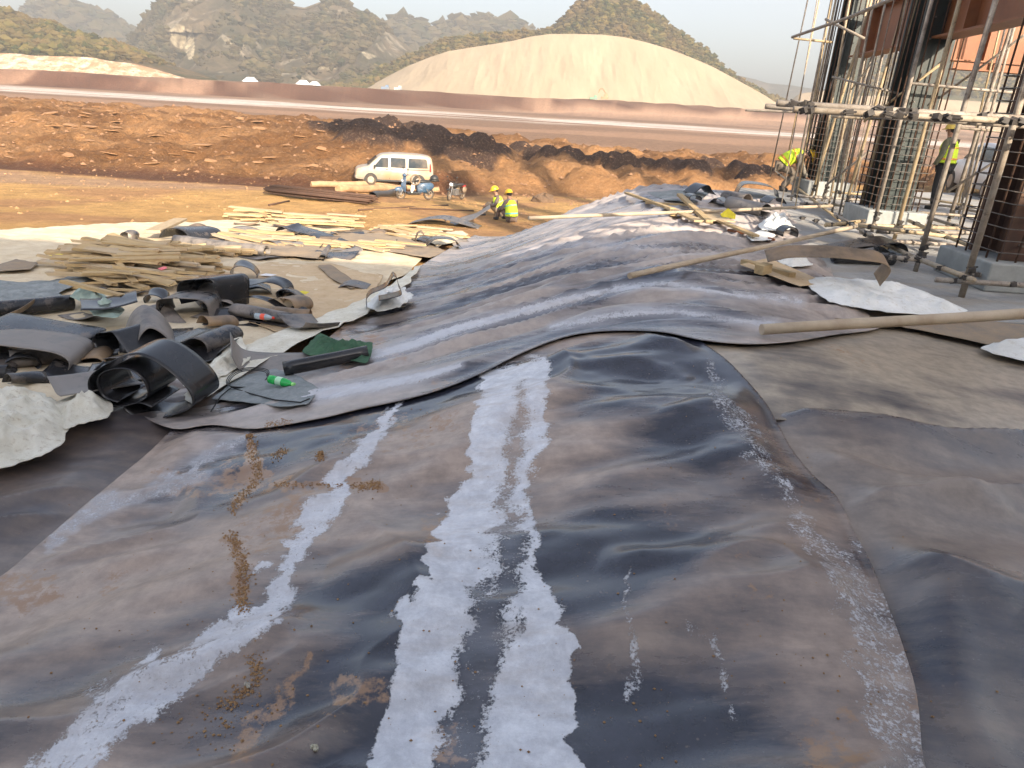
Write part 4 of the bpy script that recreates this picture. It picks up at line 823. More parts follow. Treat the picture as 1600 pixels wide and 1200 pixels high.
ribbon('black liner flap stuck upright among the scraps on the crest', 1094, 304, [(-22, 0), (-10, 10), (2, 14), (10, 6), (18, 0)], .4, R(20), 0, .14, M_black)
ribbon('small black curl at the left of the scraps on the crest', 1082, 314, [(-10, 0), (-8, 7), (2, 8), (9, 5), (9, 0)], .3, R(8), 0, .14, M_black)
ribbon('grey liner sheet folded over on the crest near the worker', 1178, 306, [(-28, 0), (-20, 16), (8, 17), (28, 12), (34, 0)], .7, R(-10), 0, .14, M_off)
ribbon('black liner scrap in the middle of the scraps on the crest', 1128, 322, [(-18, 0), (-8, 10), (6, 6), (16, 10), (22, 2)], .4, R(-30), 0, .14, M_black)
ribbon('grey liner curl behind the round open roll', 1150, 318, [(-16, 0), (-12, 12), (0, 15), (12, 8), (14, 0)], .5, R(40), 0, .14, M_off)
ribbon('dark liner scrap leaning at the end of the planks on the crest', 1206, 318, [(-14, 0), (-4, 8), (8, 8), (16, 0)], .4, R(10), 0, .14, M_black)
roll('grey log shaped roll on the cream cloth above the heap', (276, 384), (418, 402), 9, M_off, 1.6, 30)
roll('dusty dark roll lying level at the left edge of the heap', (-40, 500), (112, 484), 13, M_off, 1.5, 0)
# left field, the ones with a shape of their own
L = [
     ('wide grey offcut with a brown underside bent at its right end', 76, 536, [(-90, 26), (-50, 24), (0, 20), (46, 16), (66, 12), (60, 2), (72, -2), (84, 4)], .5, R(-3), M_off, 1),
     ('round nosed grey offcut curled open in the middle of the heap', 206, 552, [(-20, 0), (-34, 14), (-22, 30), (-4, 36), (14, 40), (30, 26), (46, 10), (54, -2), (36, -6), (14, -2)], .45, R(-24), M_off, 1),
     ('brown dusty offcut cone beside the curled one', 232, 548, [(-22, 6), (-10, 30), (4, 40), (20, 30), (32, 8), (30, -8), (4, -8)], .5, R(24), M_off, 1.3),
     ('dark box like folded liner piece standing up', 348, 480, [(-40, 2), (-46, 22), (-36, 38), (-8, 44), (10, 46), (18, 38), (17, 16), (16, -4)], .55, R(-12), M_off, 1),
     ('blue grey folded liner with a dark hollow below it', 296, 492, [(-34, 0), (-36, 14), (-30, 24), (0, 28), (34, 26), (42, 4), (46, -4)], .5, R(4), M_off, 1),
     ('black arched offcut strip behind the red and blue bottle', 412, 462, [(-58, 8), (-30, 10), (-8, 14), (14, 20), (34, 16), (42, 6), (42, -10)], .28, R(-6), M_black, 1),
     ('thin looping black strip right of the arched offcut', 430, 486, [(-60, 6), (-36, 14), (-10, 12), (12, 2), (34, -6), (46, -4), (44, 2), (24, 2)], .12, R(-4), M_black, 1),
     ('open ended dark curl standing behind the plastic heap', 384, 436, [(-20, 0), (-18, 14), (-4, 21), (12, 16), (20, 4), (14, -4)], .35, R(8), M_black, 1),
     ('small dark loop left of the blue grey folded liner', 246, 472, [(-14, 0), (-16, 10), (-6, 16), (8, 15), (16, 8), (14, 0)], .25, R(4), M_black, 1),
     ('layered grey offcut fan above the black roll', 330, 544, [(-52, 10), (-24, 12), (0, 22), (18, 20), (26, 8), (18, -4), (-6, -6), (-40, -2)], .5, R(-8), M_off, 1),
     ('dark layered offcut under the grey fan', 300, 556, [(-56, 10), (-20, 4), (14, 0), (44, 6), (56, 18)], .5, R(10), M_black, 1),
     ('broad blue grey liner slab at the left edge above the white bag', 46, 566, [(-110, 18), (-40, 30), (30, 28), (66, 24), (84, 12), (78, -6), (60, -10)], .6, R(2), M_off, 1),
     ('dark curved offcut piece right of the blue grey slab', 176, 588, [(-36, 2), (-14, 4), (20, 2), (46, -6)], .4, R(14), M_black, 1),
     ('grey dusty roll lying below the arched offcut', 408, 504, [(-8, 0), (10, -2), (16, 8), (10, 18), (-2, 20), (-10, 12), (-6, 5)], .75, R(90 - 24), M_off, 1),
     ('brownish folded flap right of the arched offcut', 452, 484, [(-26, 6), (0, 12), (20, 10), (26, -2), (18, -10)], .35, R(-14), M_strip, 1),
     ('dusty roll end with a wooden board in it at the top left', 296, 376, [(-20, 0), (-12, 13), (4, 16), (22, 12), (32, 0), (24, -6)], .9, R(-8), M_off, 1),
     ('flat grey strip with a curled right end below the planks', 478, 404, [(-60, 4), (-30, 2), (0, 0), (26, 3), (36, 12), (30, 16), (24, 8)], .6, R(0), M_off, 1),
     ('grey offcut with a black open curl on the low planks', 470, 372, [(-26, 4), (-18, 12), (-6, 8), (20, 4), (50, -4), (64, -8)], .6, R(-6), M_off, 1),
     ('small round grey curl end on the cream cloth', 204, 376, [(-10, -4), (-9, 6), (0, 10), (9, 6), (10, -2), (22, -6)], .25, R(-8), M_off, 1),
     ('dark flap at the far edge of the debris near the mound', 684, 384, [(-18, 0), (-8, 8), (10, 10), (26, 8), (34, -2)], .6, R(6), M_black, 1),
     ('grey pleated offcut beside the dark flap', 706, 382, [(-20, 2), (-10, 8), (0, 0), (10, 8), (20, 0), (30, 4)], .7, R(-20), M_off, 1),
     ('pale upright scrap at the far edge of the debris', 654, 384, [(-6, 0), (-3, 16), (3, 22), (8, 18)], .25, R(10), M_strip, 1),
     ('black liner flap edge behind the cream cloth near the workers', 690, 352, [(-50, 0), (-30, 6), (0, 12), (30, 8), (60, 0)], .8, R(4), M_off, 1),
     ('liner fold leading down from the seated workers', 742, 352, [(-40, -6), (-20, 2), (0, 10), (16, 22), (22, 26)], .8, R(4), M_off, 1)]
for lab, px, py, pts, dep, rz, mt, fl in L: ribbon(lab, px, py, pts, dep, rz, R(random.uniform(-6, 6)), .04, mt, flare=fl, skew=random.uniform(-.2, .2), wob=.8)
# the rest of the heap: smaller offcuts, one like another
SHP = [[(-26, 0), (-14, 8), (6, 10), (24, 2), (30, -4)], [(-20, 2), (-22, 12), (-8, 18), (10, 12), (16, 2), (6, -2)], [(-34, 6), (-10, 2), (12, 4), (30, 12), (34, 20)], [(-30, 0), (-12, 3), (8, 8), (26, 8), (34, 0)], [(-16, 0), (-10, 12), (2, 16), (14, 10), (12, 2), (2, 0)], [(-40, 4), (-12, 0), (16, 2), (40, 6)]]
rg = random.Random(11)
for i in range(46):
    px = rg.uniform(-60, 480); py = rg.uniform(456, 592) if px > 190 else rg.uniform(470, 600)
    if py > 700 - px * .42 or (px > 330 and py > 560): py = rg.uniform(462, 520)
    if abs(px - 413) < 42 and abs(py - 503) < 30 or (px > 270 and py > 545): continue
    s = rg.uniform(.7, 1.3); pts = [(a * s, b * s) for a, b in rg.choice(SHP)]
    ribbon('small %s offcut in the tangled heap %s' % (rg.choice(['bent', 'curled', 'folded']), 'left of the pale green plastic' if px < 110 else ('between the planks and the big black roll' if px < 260 else 'between the planks and the red wrapped bottle')), px, py, pts, rg.uniform(.25, .6), rg.uniform(-.8, .8) + (R(90) if rg.random() < .35 else 0), rg.uniform(-.25, .25), rg.uniform(.03, .09), rg.choice([M_off, M_off, M_off, M_black, M_strip]), wob=1.2, skew=rg.uniform(-.3, .3), group='small offcuts of the left heap', pitch=rg.uniform(-.15, .15), seg=6, sm=4)
for i in range(30):
    px = rg.uniform(300, 690); py = 352 + rg.uniform(-4, 50) - max(0, (px - 560) * .05)
    if px > 560 and py > 392: continue
    s = rg.uniform(.5, 1.0); pts = [(a * s, b * s * .6) for a, b in rg.choice(SHP)]
    ribbon('flat %s scrap lying among the planks and cloths %s' % (rg.choice(['grey', 'dusty', 'bent']), 'left of the long tan offcut' if px < 520 else 'toward the seated workers'), px, py, pts, rg.uniform(.3, .7), rg.uniform(-.5, .5), rg.uniform(-.15, .15), .03, rg.choice([M_off, M_off, M_strip]), wob=1.0, skew=rg.uniform(-.3, .3), group='scraps among the planks', seg=6, sm=4)
# ================================================================ TIMBER
t = NT('pale timber'); c = t.coord((1.5, 14, 14), obj=True); r = t.rnd(); a = t.noise(c, 2, 8, .7); b_ = t.noise(t.coord(obj=True), 4, 5)
col = t.mix(t.ramp(a, .36, .62), (.50, .37, .20), (.36, .26, .14)); col = t.mix(t.ramp(r, .55, 1, 0, .65), col, (.42, .36, .29)); col = t.mix(t.ramp(b_, .55, .7, 0, .5), col, (.36, .24, .13)); t.bump(a, .4, .004); M_wood = t.set(col, .8, 0, .2)
PL = []
for k in range(8):
    L_ = random.uniform(.7, 1.35); w = random.uniform(.07, .12); h = random.uniform(.022, .045); m = MB(); m.box((0, 0, 0), (L_, w, h))
    m.v = [(x + random.uniform(-.02, .02), y * random.uniform(.9, 1.05), z + random.uniform(-.004, .004)) for x, y, z in m.v]; PL.append(m.mesh('plank', M_wood))
def plank(px, py, up, rz, label, group, tilt=0, me=None, sc=1, roll=0):
    p = surf(px, py, .015); o = put(bpy.data.objects.new('plank', me or random.choice(PL))); o.location = (p.x, p.y, p.z + up); o.rotation_euler = (roll, tilt, rz); o.scale = (sc, 1, 1); return tag(o, label, 'plank', group)
rg = random.Random(5)
for i in range(150):
    u = rg.gauss(0, .42); v = rg.gauss(0, .42); u = max(-1, min(1, u)); v = max(-1, min(1, v)); h = .34 * max(0, 1 - u * u - v * v) ** .7
    rz_ = rg.gauss(-.08, .28) if rg.random() < .85 else rg.uniform(-1.2, 1.2); me_ = rg.choice(PL); L_ = max(v_.co.x for v_ in me_.vertices) * 2; plank(218 + u * 105, 424 + v * 34, .02 + h * rg.random() ** .5, rz_, ('%s plank %s %s of the big loose pile, %s' % ('long' if L_ > 1.1 else ('short' if L_ < .88 else 'middling'), 'lying crosswise' if abs(rz_) > .5 else ('slanting' if rz_ > .12 else ('lying level' if rz_ > -.2 else 'pointing forward')), 'at the left end' if u < -.4 else ('at the right end' if u > .4 else 'in the middle'), 'front edge' if v > .3 else ('back edge' if v < -.3 else 'on its crown'))), 'planks of the big loose pile', rg.gauss(0, .05), me_, roll=rg.uniform(-.3, .3))
for (x, y, n, w, hh, lab, gr, s) in ((640, 366, 22, 40, .10, 'pale plank scattered by the foot of the mound near the workers', 'planks scattered near the workers', 1.1), (330, 398, 20, 50, .08, 'pale plank lying flat right of the big pile', 'planks right of the big pile', 1.1), (400, 346, 16, 14, .30, 'pale plank in the small neat stack at the far edge of the cloth', 'planks of the small neat stack', 1.2), (500, 354, 34, 46, .20, 'pale plank in the low sunlit pile right of the small stack', 'planks of the low sunlit pile', 1.4), (430, 378, 26, 60, .10, 'pale plank scattered flat in front of the small stack', 'planks scattered before the stack', 1.2), (530, 388, 18, 56, .08, 'pale plank scattered flat beside the tan grey offcut', 'planks scattered beside the long offcut', 1.2)):
    for i in range(n): f = (i + .5) / n; plank(x + rg.gauss(0, w * .5), y + rg.gauss(0, 5) * (1 if n > 20 else .3), .02 + hh * f, rg.gauss(-.02, .28), lab, gr, rg.gauss(0, .03), sc=s)
def pole(a, b, za, zb, r, label, mat, name='pole', cat='pole', r2=None, dz=True):
    A = at_z(*a, za); B = at_z(*b, zb); d = B - A; L = d.length; pts = [A.lerp(B, k / 8) + Vector((0, 0, .003 * math.sin(k * 1.1))) for k in range(9)]
    c = A; m = MB().tube([p - c for p in pts], [r + ((r2 or r) - r) * k / 8 for k in range(9)], 12); o = m.build(name, mat, smooth=False); o.location = c
    for p in o.data.polygons: p.use_smooth = len(p.vertices) == 4
    return tag(o, label, cat)
M_pole = simple('weathered pole', (.42, .34, .24), (.33, .25, .17), 5, .75, dust=(.50, .42, .32), dustamt=.6, bump=.3, bscale=30, bdist=.004, vary=.15)
pole((1190, 515), (1760, 480), .36, .56, .040, 'thick weathered pole lying across the tan sheet at the right', M_pole, r2=.044)
pole((984, 431), (1338, 354), .44, .46, .027, 'long thin pole reaching from the mound to the scaffolding', M_pole)
pole((826, 341), (1300, 322), .30, .40, .026, 'long straight pole lying across the far part of the mound', M_pole)
def board(a, b, z, w, h, label, mat=None, zb=None):
    A = surf(*a, h / 2 + .03 + max(0, z - .26)); B = surf(*b, h / 2 + .03 + max(0, z - .26)); d = B - A; o = MB().box((0, 0, 0), (d.length, w, h)).build('plank', mat or M_wood, bevel=.004); o.location = (A + B) / 2; o.rotation_mode = 'QUATERNION'; o.rotation_quaternion = d.to_track_quat('X', 'Z'); return tag(o, label, 'plank')
board((1060, 316), (1106, 362), .34, .10, .045, 'pale board lying crosswise over the others on the crest')
board((978, 307), (1050, 334), .28, .09, .04, 'pale board at the left of the boards on the crest')
board((1044, 330), (1092, 352), .27, .16, .03, 'wide pale board under the crossed boards on the crest'); board((1010, 322), (1080, 326), .27, .09, .035, 'pale board pointing along the crest, behind the crossed ones')
board((1096, 330), (1130, 350), .26, .35, .02, 'flat broad plywood piece right of the crossed boards'); board((1124, 350), (1180, 374), .25, .10, .03, 'narrow board leading to the rusty strip')
board((1140, 364), (1206, 380), .24, .12, .03, 'rusty red brown metal strip beside the white rag', M_rustbeam); board((1160, 418), (1236, 440), .27, .09, .05, 'pale board under the brown stained strip'); board((1182, 440), (1196, 436), .30, .10, .09, 'short square timber end beside the brown stained strip')
board((1050, 334), (1052, 342), .27, .1, .04, 'short white wood block under the boards on the crest'); board((240, 378), (284, 356), .40, .28, .05, 'wide pale board leaning on the dusty roll end')
board((1356, 390), (1390, 398), .3, .05, .03, 'small wooden offcut inside the open black roll')
# yellow cup-like scrap and papers
o = MB().add([(-.1, 0, 0), (.1, .02, 0), (.12, .1, .06), (0, .14, .14), (-.12, .08, .05), (0, -.06, .02)], [(0, 1, 2, 3), (0, 3, 4), (0, 5, 1)]).build('yellow_rag', simple('yellow rag', (.75, .62, .03), (.6, .48, .02)), smooth=False); p = at_z(1139, 342, .3); o.location = p; tag(o, 'small yellow rag among the scraps on the crest', 'rag')
def chip(name, px, py, pts, mat, label, cat, dz=.12, up=.01, rz=0):
    p = surf(px, py, .01); s = mpp(p); n = len(pts); v = [(x * s, y * s * 2.4, random.uniform(0, .02)) for x, y in pts]; m = MB().add(v + [(a, b, c - .004) for a, b, c in v], [tuple(range(n)), tuple(range(n, 2 * n))[::-1]] + [(i, i + n, (i + 1) % n + n, (i + 1) % n) for i in range(n)])
    o = m.build(name, mat); o.location = (p.x, p.y, p.z + up); o.rotation_euler = (0, 0, rz); return tag(o, label, cat)
M_paper = simple('white paper', (.75, .76, .78), (.66, .66, .68)); M_pink = simple('pink rag', (.8, .22, .25), (.7, .18, .2)); M_yel = simple('yellow tape', (.72, .6, .04), (.6, .5, .03))
chip('paper', 419, 432, [(-11, -3), (8, -4), (11, 3), (-7, 4)], M_paper, 'white sheet of paper on the sandy cloth', 'paper'); chip('pink_rag', 258, 444, [(-5, -3), (2, -4), (6, 0), (0, 5), (-3, 4)], M_pink, 'small pink rag on the plank pile', 'rag', .16, .2)
chip('yellow_tape', 132, 434, [(-4, -4), (4, -4), (5, 2), (1, 5), (-4, 3)], M_yel, 'yellow tape scrap at the front of the plank pile', 'tape', .1, .2); chip('yellow_tape', 92, 422, [(-5, -4), (6, -3), (4, 5), (-4, 4)], M_yel, 'yellow straw like tape at the left end of the plank pile', 'tape', .1, .2); chip('yellow_tape', 474, 466, [(-8, -1), (6, -3), (9, 1), (-3, 3)], M_yel, 'yellow tape twist on the cloth right of the arched offcut', 'tape', .1, .06)
# bottles
def bottle(px, py, rz, body, cap, labelmat, label, dz=.12):
    p = surf(px, py); T = thing('plastic_bottle', label, 'bottle', (p.x, p.y, p.z + .04), rz)
    prof = [(0, .028), (.004, .033), (.05, .033), (.055, .030), (.06, .033), (.13, .033), (.17, .026), (.195, .014), (.205, .013)]
    MB().tube([(x - .1, 0, 0) for x, r in prof], [r for x, r in prof], 16).build('bottle_body', body, T, True); MB().tube([(.102, 0, 0), (.122, 0, 0)], .015, 12).build('cap', cap, T, False); MB().tube([(-.03, 0, 0), (.02, 0, 0)], .0338, 16, False).build('wrapper', labelmat, T, True); return T
def plas(name, c, tr=.0, r=.15): t = NT(name); t.b.inputs['Transmission Weight'].default_value = tr; return t.set(c, r)
G_ = plas('green plastic', (.03, .62, .12), .35); W_ = plas('white cap', (.75, .78, .75)); bottle(439, 604, R(-20), G_, plas('light green cap', (.35, .8, .25)), plas('pale wrapper', (.45, .75, .5), 0, .4), 'green plastic bottle lying on the pale film')
bottle(413, 510, R(-8), plas('clear plastic', (.6, .72, .8), .5), plas('red cap', (.6, .05, .03)), plas('red wrapper', (.75, .10, .05), 0, .4), 'clear bottle with a red wrapper lying below the grey dusty roll', .16).location.z += .07
# coil of wire on the liner near the green bottle
p = ground(388, 594, dz=.12); m = MB()
for k in range(3): m.tube([(math.cos(a) * (.13 + .008 * k), math.sin(a) * (.20 + .01 * k), .01 + .008 * k + .006 * math.sin(a * 3)) for a in np.linspace(0, 6.28, 28)], .004, 5, False)
o = m.build('wire_coil', simple('black wire', (.015, .015, .015), (.03, .03, .03)), smooth=True); o.location = p; tag(o, 'coil of thin black wire lying left of the green bottle', 'wire')
pts = [ground(a, b, dz=.10) + Vector((0, 0, .015)) for a, b in [(330, 646), (345, 622), (362, 608), (392, 618), (430, 628), (470, 632), (484, 626)]]
o = MB().tube([Vector(q) - pts[0] for q in map(tuple, [Vector(v) for v in pts])], .005, 5).build('cable', simple('black cable', (.012, .012, .012), (.02, .02, .02)), smooth=True); o.location = pts[0]; tag(o, 'thin black cable snaking along the pale film', 'cable')
# pebbles and dirt crumbs on the foreground liner
M_crumb = simple('dirt crumbs', (.40, .25, .12), (.25, .14, .07), 60, .95, obj=False)
def crumbs(label, paths, n, seed, size=.006, dz=.12):
    rg = np.random.default_rng(seed); V = []; F = []; b = 0
    oc = np.array([(1, 0, 0), (-1, 0, 0), (0, 1, 0), (0, -1, 0), (0, 0, .8), (0, 0, -.4)]); fc = [(0, 2, 4), (2, 1, 4), (1, 3, 4), (3, 0, 4), (2, 0, 5), (1, 2, 5), (3, 1, 5), (0, 3, 5)]
    for pts, sp, k in paths:
        P = smooth_poly(pts, False, 6)
        for i in range(int(n * k)):
            q = P[int(rg.integers(0, len(P)))]; g = DEP(q[0] + rg.normal(0, sp), q[1] + rg.normal(0, sp * .8)); 
            if g is None: continue
            s = size * (.4 + rg.random() ** 3 * 2.2); V.append(oc * s * (1 + .5 * (rg.random((6, 3)) - .5)) + np.array(g) + np.array((0, 0, s * .3))); F += [tuple(b + a for a in f) for f in fc]; b += 6
    o = np_obj('dirt_crumbs', np.concatenate(V), np.array(F), M_crumb, smooth=False); return tag(o, label, 'dirt', kind='stuff')
crumbs('trail of orange dirt crumbs running down the left of the foreground liner', [([(392, 686), (398, 720), (404, 744), (384, 770), (362, 798)], 5, 1.0), ([(362, 836), (376, 870), (380, 910), (376, 950)], 6, 1.1), ([(432, 758), (500, 758), (590, 762)], 3, .4), ([(560, 762), (590, 756)], 5, .3), ([(396, 1030), (400, 1060), (350, 1105)], 7, .4), ([(420, 664), (450, 660)], 5, .3), ([(430, 712), (445, 704)], 5, .2), ([(500, 712), (502, 716)], 4, .25), ([(320, 1130), (400, 1100)], 30, .15)], 1100, 1, .0026)
crumbs('loose grit specks scattered over the foreground liner', [([(150, 900), (400, 800), (700, 760), (1000, 700), (1200, 800)], 130, 1.0), ([(200, 1100), (500, 1050), (900, 1050), (1300, 1050)], 120, 1.0)], 420, 2, .0022)
def clod(px, py, s, mat, label):
    g = DEP(px, py); rg2 = random.Random(int(px)); m = MB()
    for k in range(5):
        m.ell((rg2.uniform(-.6, .6) * s, rg2.uniform(-.6, .6) * s, rg2.uniform(.2, .7) * s), (s * rg2.uniform(.4, .7),) * 3, None, 7, 5)
    m.v = [(x * rg2.uniform(.85, 1.15), y * rg2.uniform(.85, 1.15), z * rg2.uniform(.8, 1.2)) for x, y, z in m.v]; o = m.build('dirt_clod', mat); o.location = g; tag(o, label, 'clod')
clod(500, 711, .022, M_crumb, 'small orange clod alone on the liner left of the white stripe'); clod(390, 682, .02, M_crumb, 'orange clod at the top of the dirt trail'); clod(386, 1073, .012, simple('pale stone', (.5, .47, .4), (.4, .37, .3)), 'pair of pale pebbles stuck on the fold at the lower left')
clod(490, 1172, .014, simple('pale chip', (.6, .58, .45), (.35, .33, .25)), 'pale chip near the bottom edge left of the white stripe')
# ================================================================ VEHICLES, PIPES AND BARS ON THE DIRT
M_van = simple('dusty white van paint', (.34, .31, .265), (.30, .26, .205), 2, .35, dust=(.38, .24, .12), dustamt=.75)
M_glass = simple('dark vehicle glass', (.03, .04, .05), (.04, .05, .06), 2, .08, dust=(.3, .22, .14), dustamt=.35)
M_tyre = simple('dusty tyre', (.03, .028, .026), (.10, .07, .045), 4, .85); M_hub = simple('wheel rim', (.40, .36, .31), (.32, .24, .16), 6, .4, metal=.3)
M_blk = simple('black plastic', (.02, .02, .02), (.035, .033, .03), 5, .5); M_red = simple('red lamp glass', (.45, .02, .02), (.38, .02, .02), 5, .2); M_clear = simple('headlamp glass', (.65, .66, .68), (.5, .5, .5), 5, .12)
def shell(name, prof, W, mat, parent, zt, tum=.14, rnd=.06, ny=9):
    """a car body from its side outline, leaning in above the waist and rounded at the shoulders"""
    P = smooth_poly(prof, True, 3); zc = .5 * (P[:, 1].min() + P[:, 1].max()); V = []
    us = np.array([-1, -.985, -.94, -.6, 0, .6, .94, .985, 1])
    for u in us:
        sh = rnd * (1 - (1 - abs(u)) / .06) if abs(u) > .94 else 0
        for x, z in P:
            h = max(0, z - zt); xx = x * (1 - sh / 2.4 * .9) - 0 * u; zz = z - sh * (.9 if z > zc else -.3); y = u * W * (1 - tum * (h / .9) ** 1.1)
            bow = .06 * (1 - u * u) * (1 if x > 0 else -1) * min(1, abs(x) / 2); V.append((xx + bow, y, zz))
    n = len(P); F = [(i * n + k, i * n + (k + 1) % n, (i + 1) * n + (k + 1) % n, (i + 1) * n + k) for i in range(8) for k in range(n)]
    m = MB(); m.v = V; m.f = F + [tuple(range(n))[::-1], tuple(8 * n + k for k in range(n))]; return m.build(name, mat, parent, True)
def side_panel(name, pts, W, zt, tum, mat, parent, s, off=.006, th=.012):
    """a flat panel let into the body side, following its lean"""
    y = lambda z: s * (W * (1 - tum * (max(0, z - zt) / .9) ** 1.1) * 1.0 + off); n = len(pts); m = MB()
    m.add([(x, y(z), z) for x, z in pts] + [(x, y(z) - s * th, z) for x, z in pts], [tuple(range(n)), tuple(range(n, 2 * n))[::-1]] + [(i, i + n, (i + 1) % n + n, (i + 1) % n) for i in range(n)]); return m.build(name, mat, parent)
def wheel(parent, x, y, r, w=.2, nm='wheel'):
    o = MB().tube([(0, -w / 2, 0), (0, -w / 2 + .02, 0), (0, w / 2 - .02, 0), (0, w / 2, 0)], [r - .03, r, r, r - .03], 24).build(nm, M_tyre, parent, False); o.location = (x, y, r)
    MB().tube([(0, -w / 2 - .012, 0), (0, w / 2 + .012, 0)], r * .62, 16).build('rim', M_hub, o); return o
# --- van
p = ground(616, 288); VR = R(180 + 14)
van = thing('van', 'dusty silver white van parked on the dirt with its nose to the left', 'van', (p.x, p.y, p.z), VR)
W_, ZT = .86, 1.0
shell('body', [(2.36, .34), (2.44, .55), (2.42, .80), (2.28, .98), (1.72, 1.12), (1.42, 1.36), (1.02, 1.70), (.70, 1.84), (0, 1.90), (-1.2, 1.90), (-2.06, 1.83), (-2.30, 1.66), (-2.40, 1.05), (-2.42, .6), (-2.36, .32), (-1.0, .28), (1.0, .28)], W_, M_van, van, ZT)
for s in (-1, 1):
    side_panel('window', [(1.34, 1.10), (.42, 1.08), (.42, 1.66), (.86, 1.64)], W_, ZT, .14, M_glass, van, s); side_panel('window', [(.28, 1.10), (-.66, 1.10), (-.66, 1.68), (.28, 1.68)], W_, ZT, .14, M_glass, van, s); side_panel('window', [(-.84, 1.12), (-2.06, 1.14), (-2.0, 1.62), (-1.9, 1.68), (-.84, 1.68)], W_, ZT, .14, M_glass, van, s)
    for x in (.35, -.75): side_panel('door_seam', [(x - .012, .4), (x + .012, .4), (x + .012, 1.74), (x - .012, 1.74)], W_, ZT, .14, M_blk, van, s, .002)
    side_panel('slide_rail', [(-.78, 1.0), (-2.2, 1.0), (-2.2, 1.03), (-.78, 1.03)], W_, ZT, .14, M_blk, van, s, .008); side_panel('door_handle', [(.30, .97), (.12, .97), (.12, 1.01), (.30, 1.01)], W_, ZT, .14, M_blk, van, s, .02, .02); side_panel('door_handle', [(.60, .97), (.44, .97), (.44, 1.01), (.60, 1.01)], W_, ZT, .14, M_blk, van, s, .02, .02)
    side_panel('sill', [(1.2, .26), (-1.2, .26), (-1.2, .36), (1.2, .36)], W_, ZT, .14, M_blk, van, s, .01)
    for x in (1.52, -1.50):
        arc = [(x + .42 * math.cos(a), .30 + .44 * math.sin(a)) for a in np.linspace(-.15, math.pi + .15, 14)]; side_panel('wheel_arch', arc, W_, ZT, .14, M_blk, van, s, .004); wheel(van, x, s * .80, .33, .2)
    side_panel('headlight', [(2.26, .66), (1.96, .74), (1.90, .90), (2.20, .88)], W_, ZT, .14, M_clear, van, s, -.02, .03); side_panel('tail_light', [(-2.30, .92), (-2.18, .92), (-2.18, 1.42), (-2.26, 1.44)], W_, ZT, .14, M_red, van, s, -.012, .03)
    m = MB().box((1.28, s * .98, 1.14), (.10, .16, .20)).build('mirror', M_blk, van, bevel=.02)
m = MB(); m.add([(1.66, -.70, 1.17), (1.66, .70, 1.17), (1.10, .62, 1.66), (1.10, -.62, 1.66)], [(0, 1, 2, 3)]); m.v = [(x + .055, y, z + .035) for x, y, z in m.v]; o = m.build('windscreen', M_glass, van); o.modifiers.new('t', 'SOLIDIFY').thickness = .012
MB().box((2.46, 0, .70), (.06, 1.0, .14)).build('grille', M_blk, van, bevel=.01); MB().box((2.50, 0, .44), (.05, .44, .13)).build('number_plate', simple('blue plate', (.06, .12, .35), (.08, .14, .36)), van); MB().box((2.44, 0, .46), (.08, 1.5, .22)).build('bumper', M_van, van, bevel=.03)
van.scale = (.93, .93, .95)
# --- white car behind the scaffolding
p = ground(1558, 312); car = thing('car', 'white car parked on the dirt behind the nearest column', 'car', (p.x, p.y, p.z), R(78))
M_wcar = simple('white car paint', (.74, .74, .74), (.68, .67, .64), 2, .3, dust=(.5, .36, .22), dustamt=.3)
shell('body', [(2.15, .3), (2.2, .55), (2.1, .78), (1.3, .92), (.95, .98), (.4, 1.34), (-.1, 1.44), (-1.0, 1.42), (-1.7, 1.05), (-2.15, .98), (-2.22, .7), (-2.18, .32)], .86, M_wcar, car, .9, .2)
for s in (-1, 1):
    side_panel('window', [(.85, .98), (-.05, .98), (-.05, 1.34), (.38, 1.30)], .86, .9, .2, M_glass, car, s, .01); side_panel('window', [(-.15, .98), (-1.35, 1.0), (-.95, 1.34), (-.15, 1.36)], .86, .9, .2, M_glass, car, s, .01)
    for x in (1.35, -1.35): wheel(car, x, s * .78, .31, .19)
    MB().box((-2.17, s * .62, .80), (.10, .36, .14)).build('tail_light', M_red, car, bevel=.02)
o = MB().add([(-1.72, -.60, 1.09), (-1.72, .60, 1.09), (-1.10, .52, 1.42), (-1.10, -.52, 1.42)], [(0, 1, 2, 3)]).build('rear_window', M_glass, car); o.location = (-.03, 0, .03); o.modifiers.new('t', 'SOLIDIFY').thickness = .012
# --- two wheelers
M_blue = simple('blue scooter paint', (.03, .08, .15), (.06, .12, .2), 4, .3, dust=(.4, .3, .2), dustamt=.3); M_seat = simple('black seat', (.02, .02, .02), (.05, .045, .04), 4, .6); M_steel = simple('dull steel', (.30, .29, .28), (.2, .19, .18), 10, .4, metal=.6)
def bikewheel(parent, x, r, steer=0, w=.09):
    ring = [(r * .86 * math.cos(a), 0, r * .86 * math.sin(a)) for a in np.linspace(0, 2 * math.pi, 25)]; o = MB().tube(ring, w / 2, 8, False).build('wheel', M_tyre, parent, True); o.location = (x, 0, r); o.rotation_euler = (0, 0, steer)
    m = MB(); m.tube([(r * .66 * math.cos(a), 0, r * .66 * math.sin(a)) for a in np.linspace(0, 2 * math.pi, 21)], .014, 6, False); m.tube([(0, -.05, 0), (0, .05, 0)], .035, 8)
    for k in range(6): a = k * math.pi / 3; m.box((r * .34 * math.cos(a), 0, r * .34 * math.sin(a)), (r * .62, .016, .022), Matrix.Rotation(-a, 3, 'Y'))
    m.build('rim', M_hub, o); return o
p = ground(648, 312); sc = thing('scooter', 'blue electric scooter with a white rag and a black tail box, parked by the pipes', 'scooter', (p.x, p.y, p.z), R(180 + 28))
bikewheel(sc, .62, .23, .3); bikewheel(sc, -.62, .23)
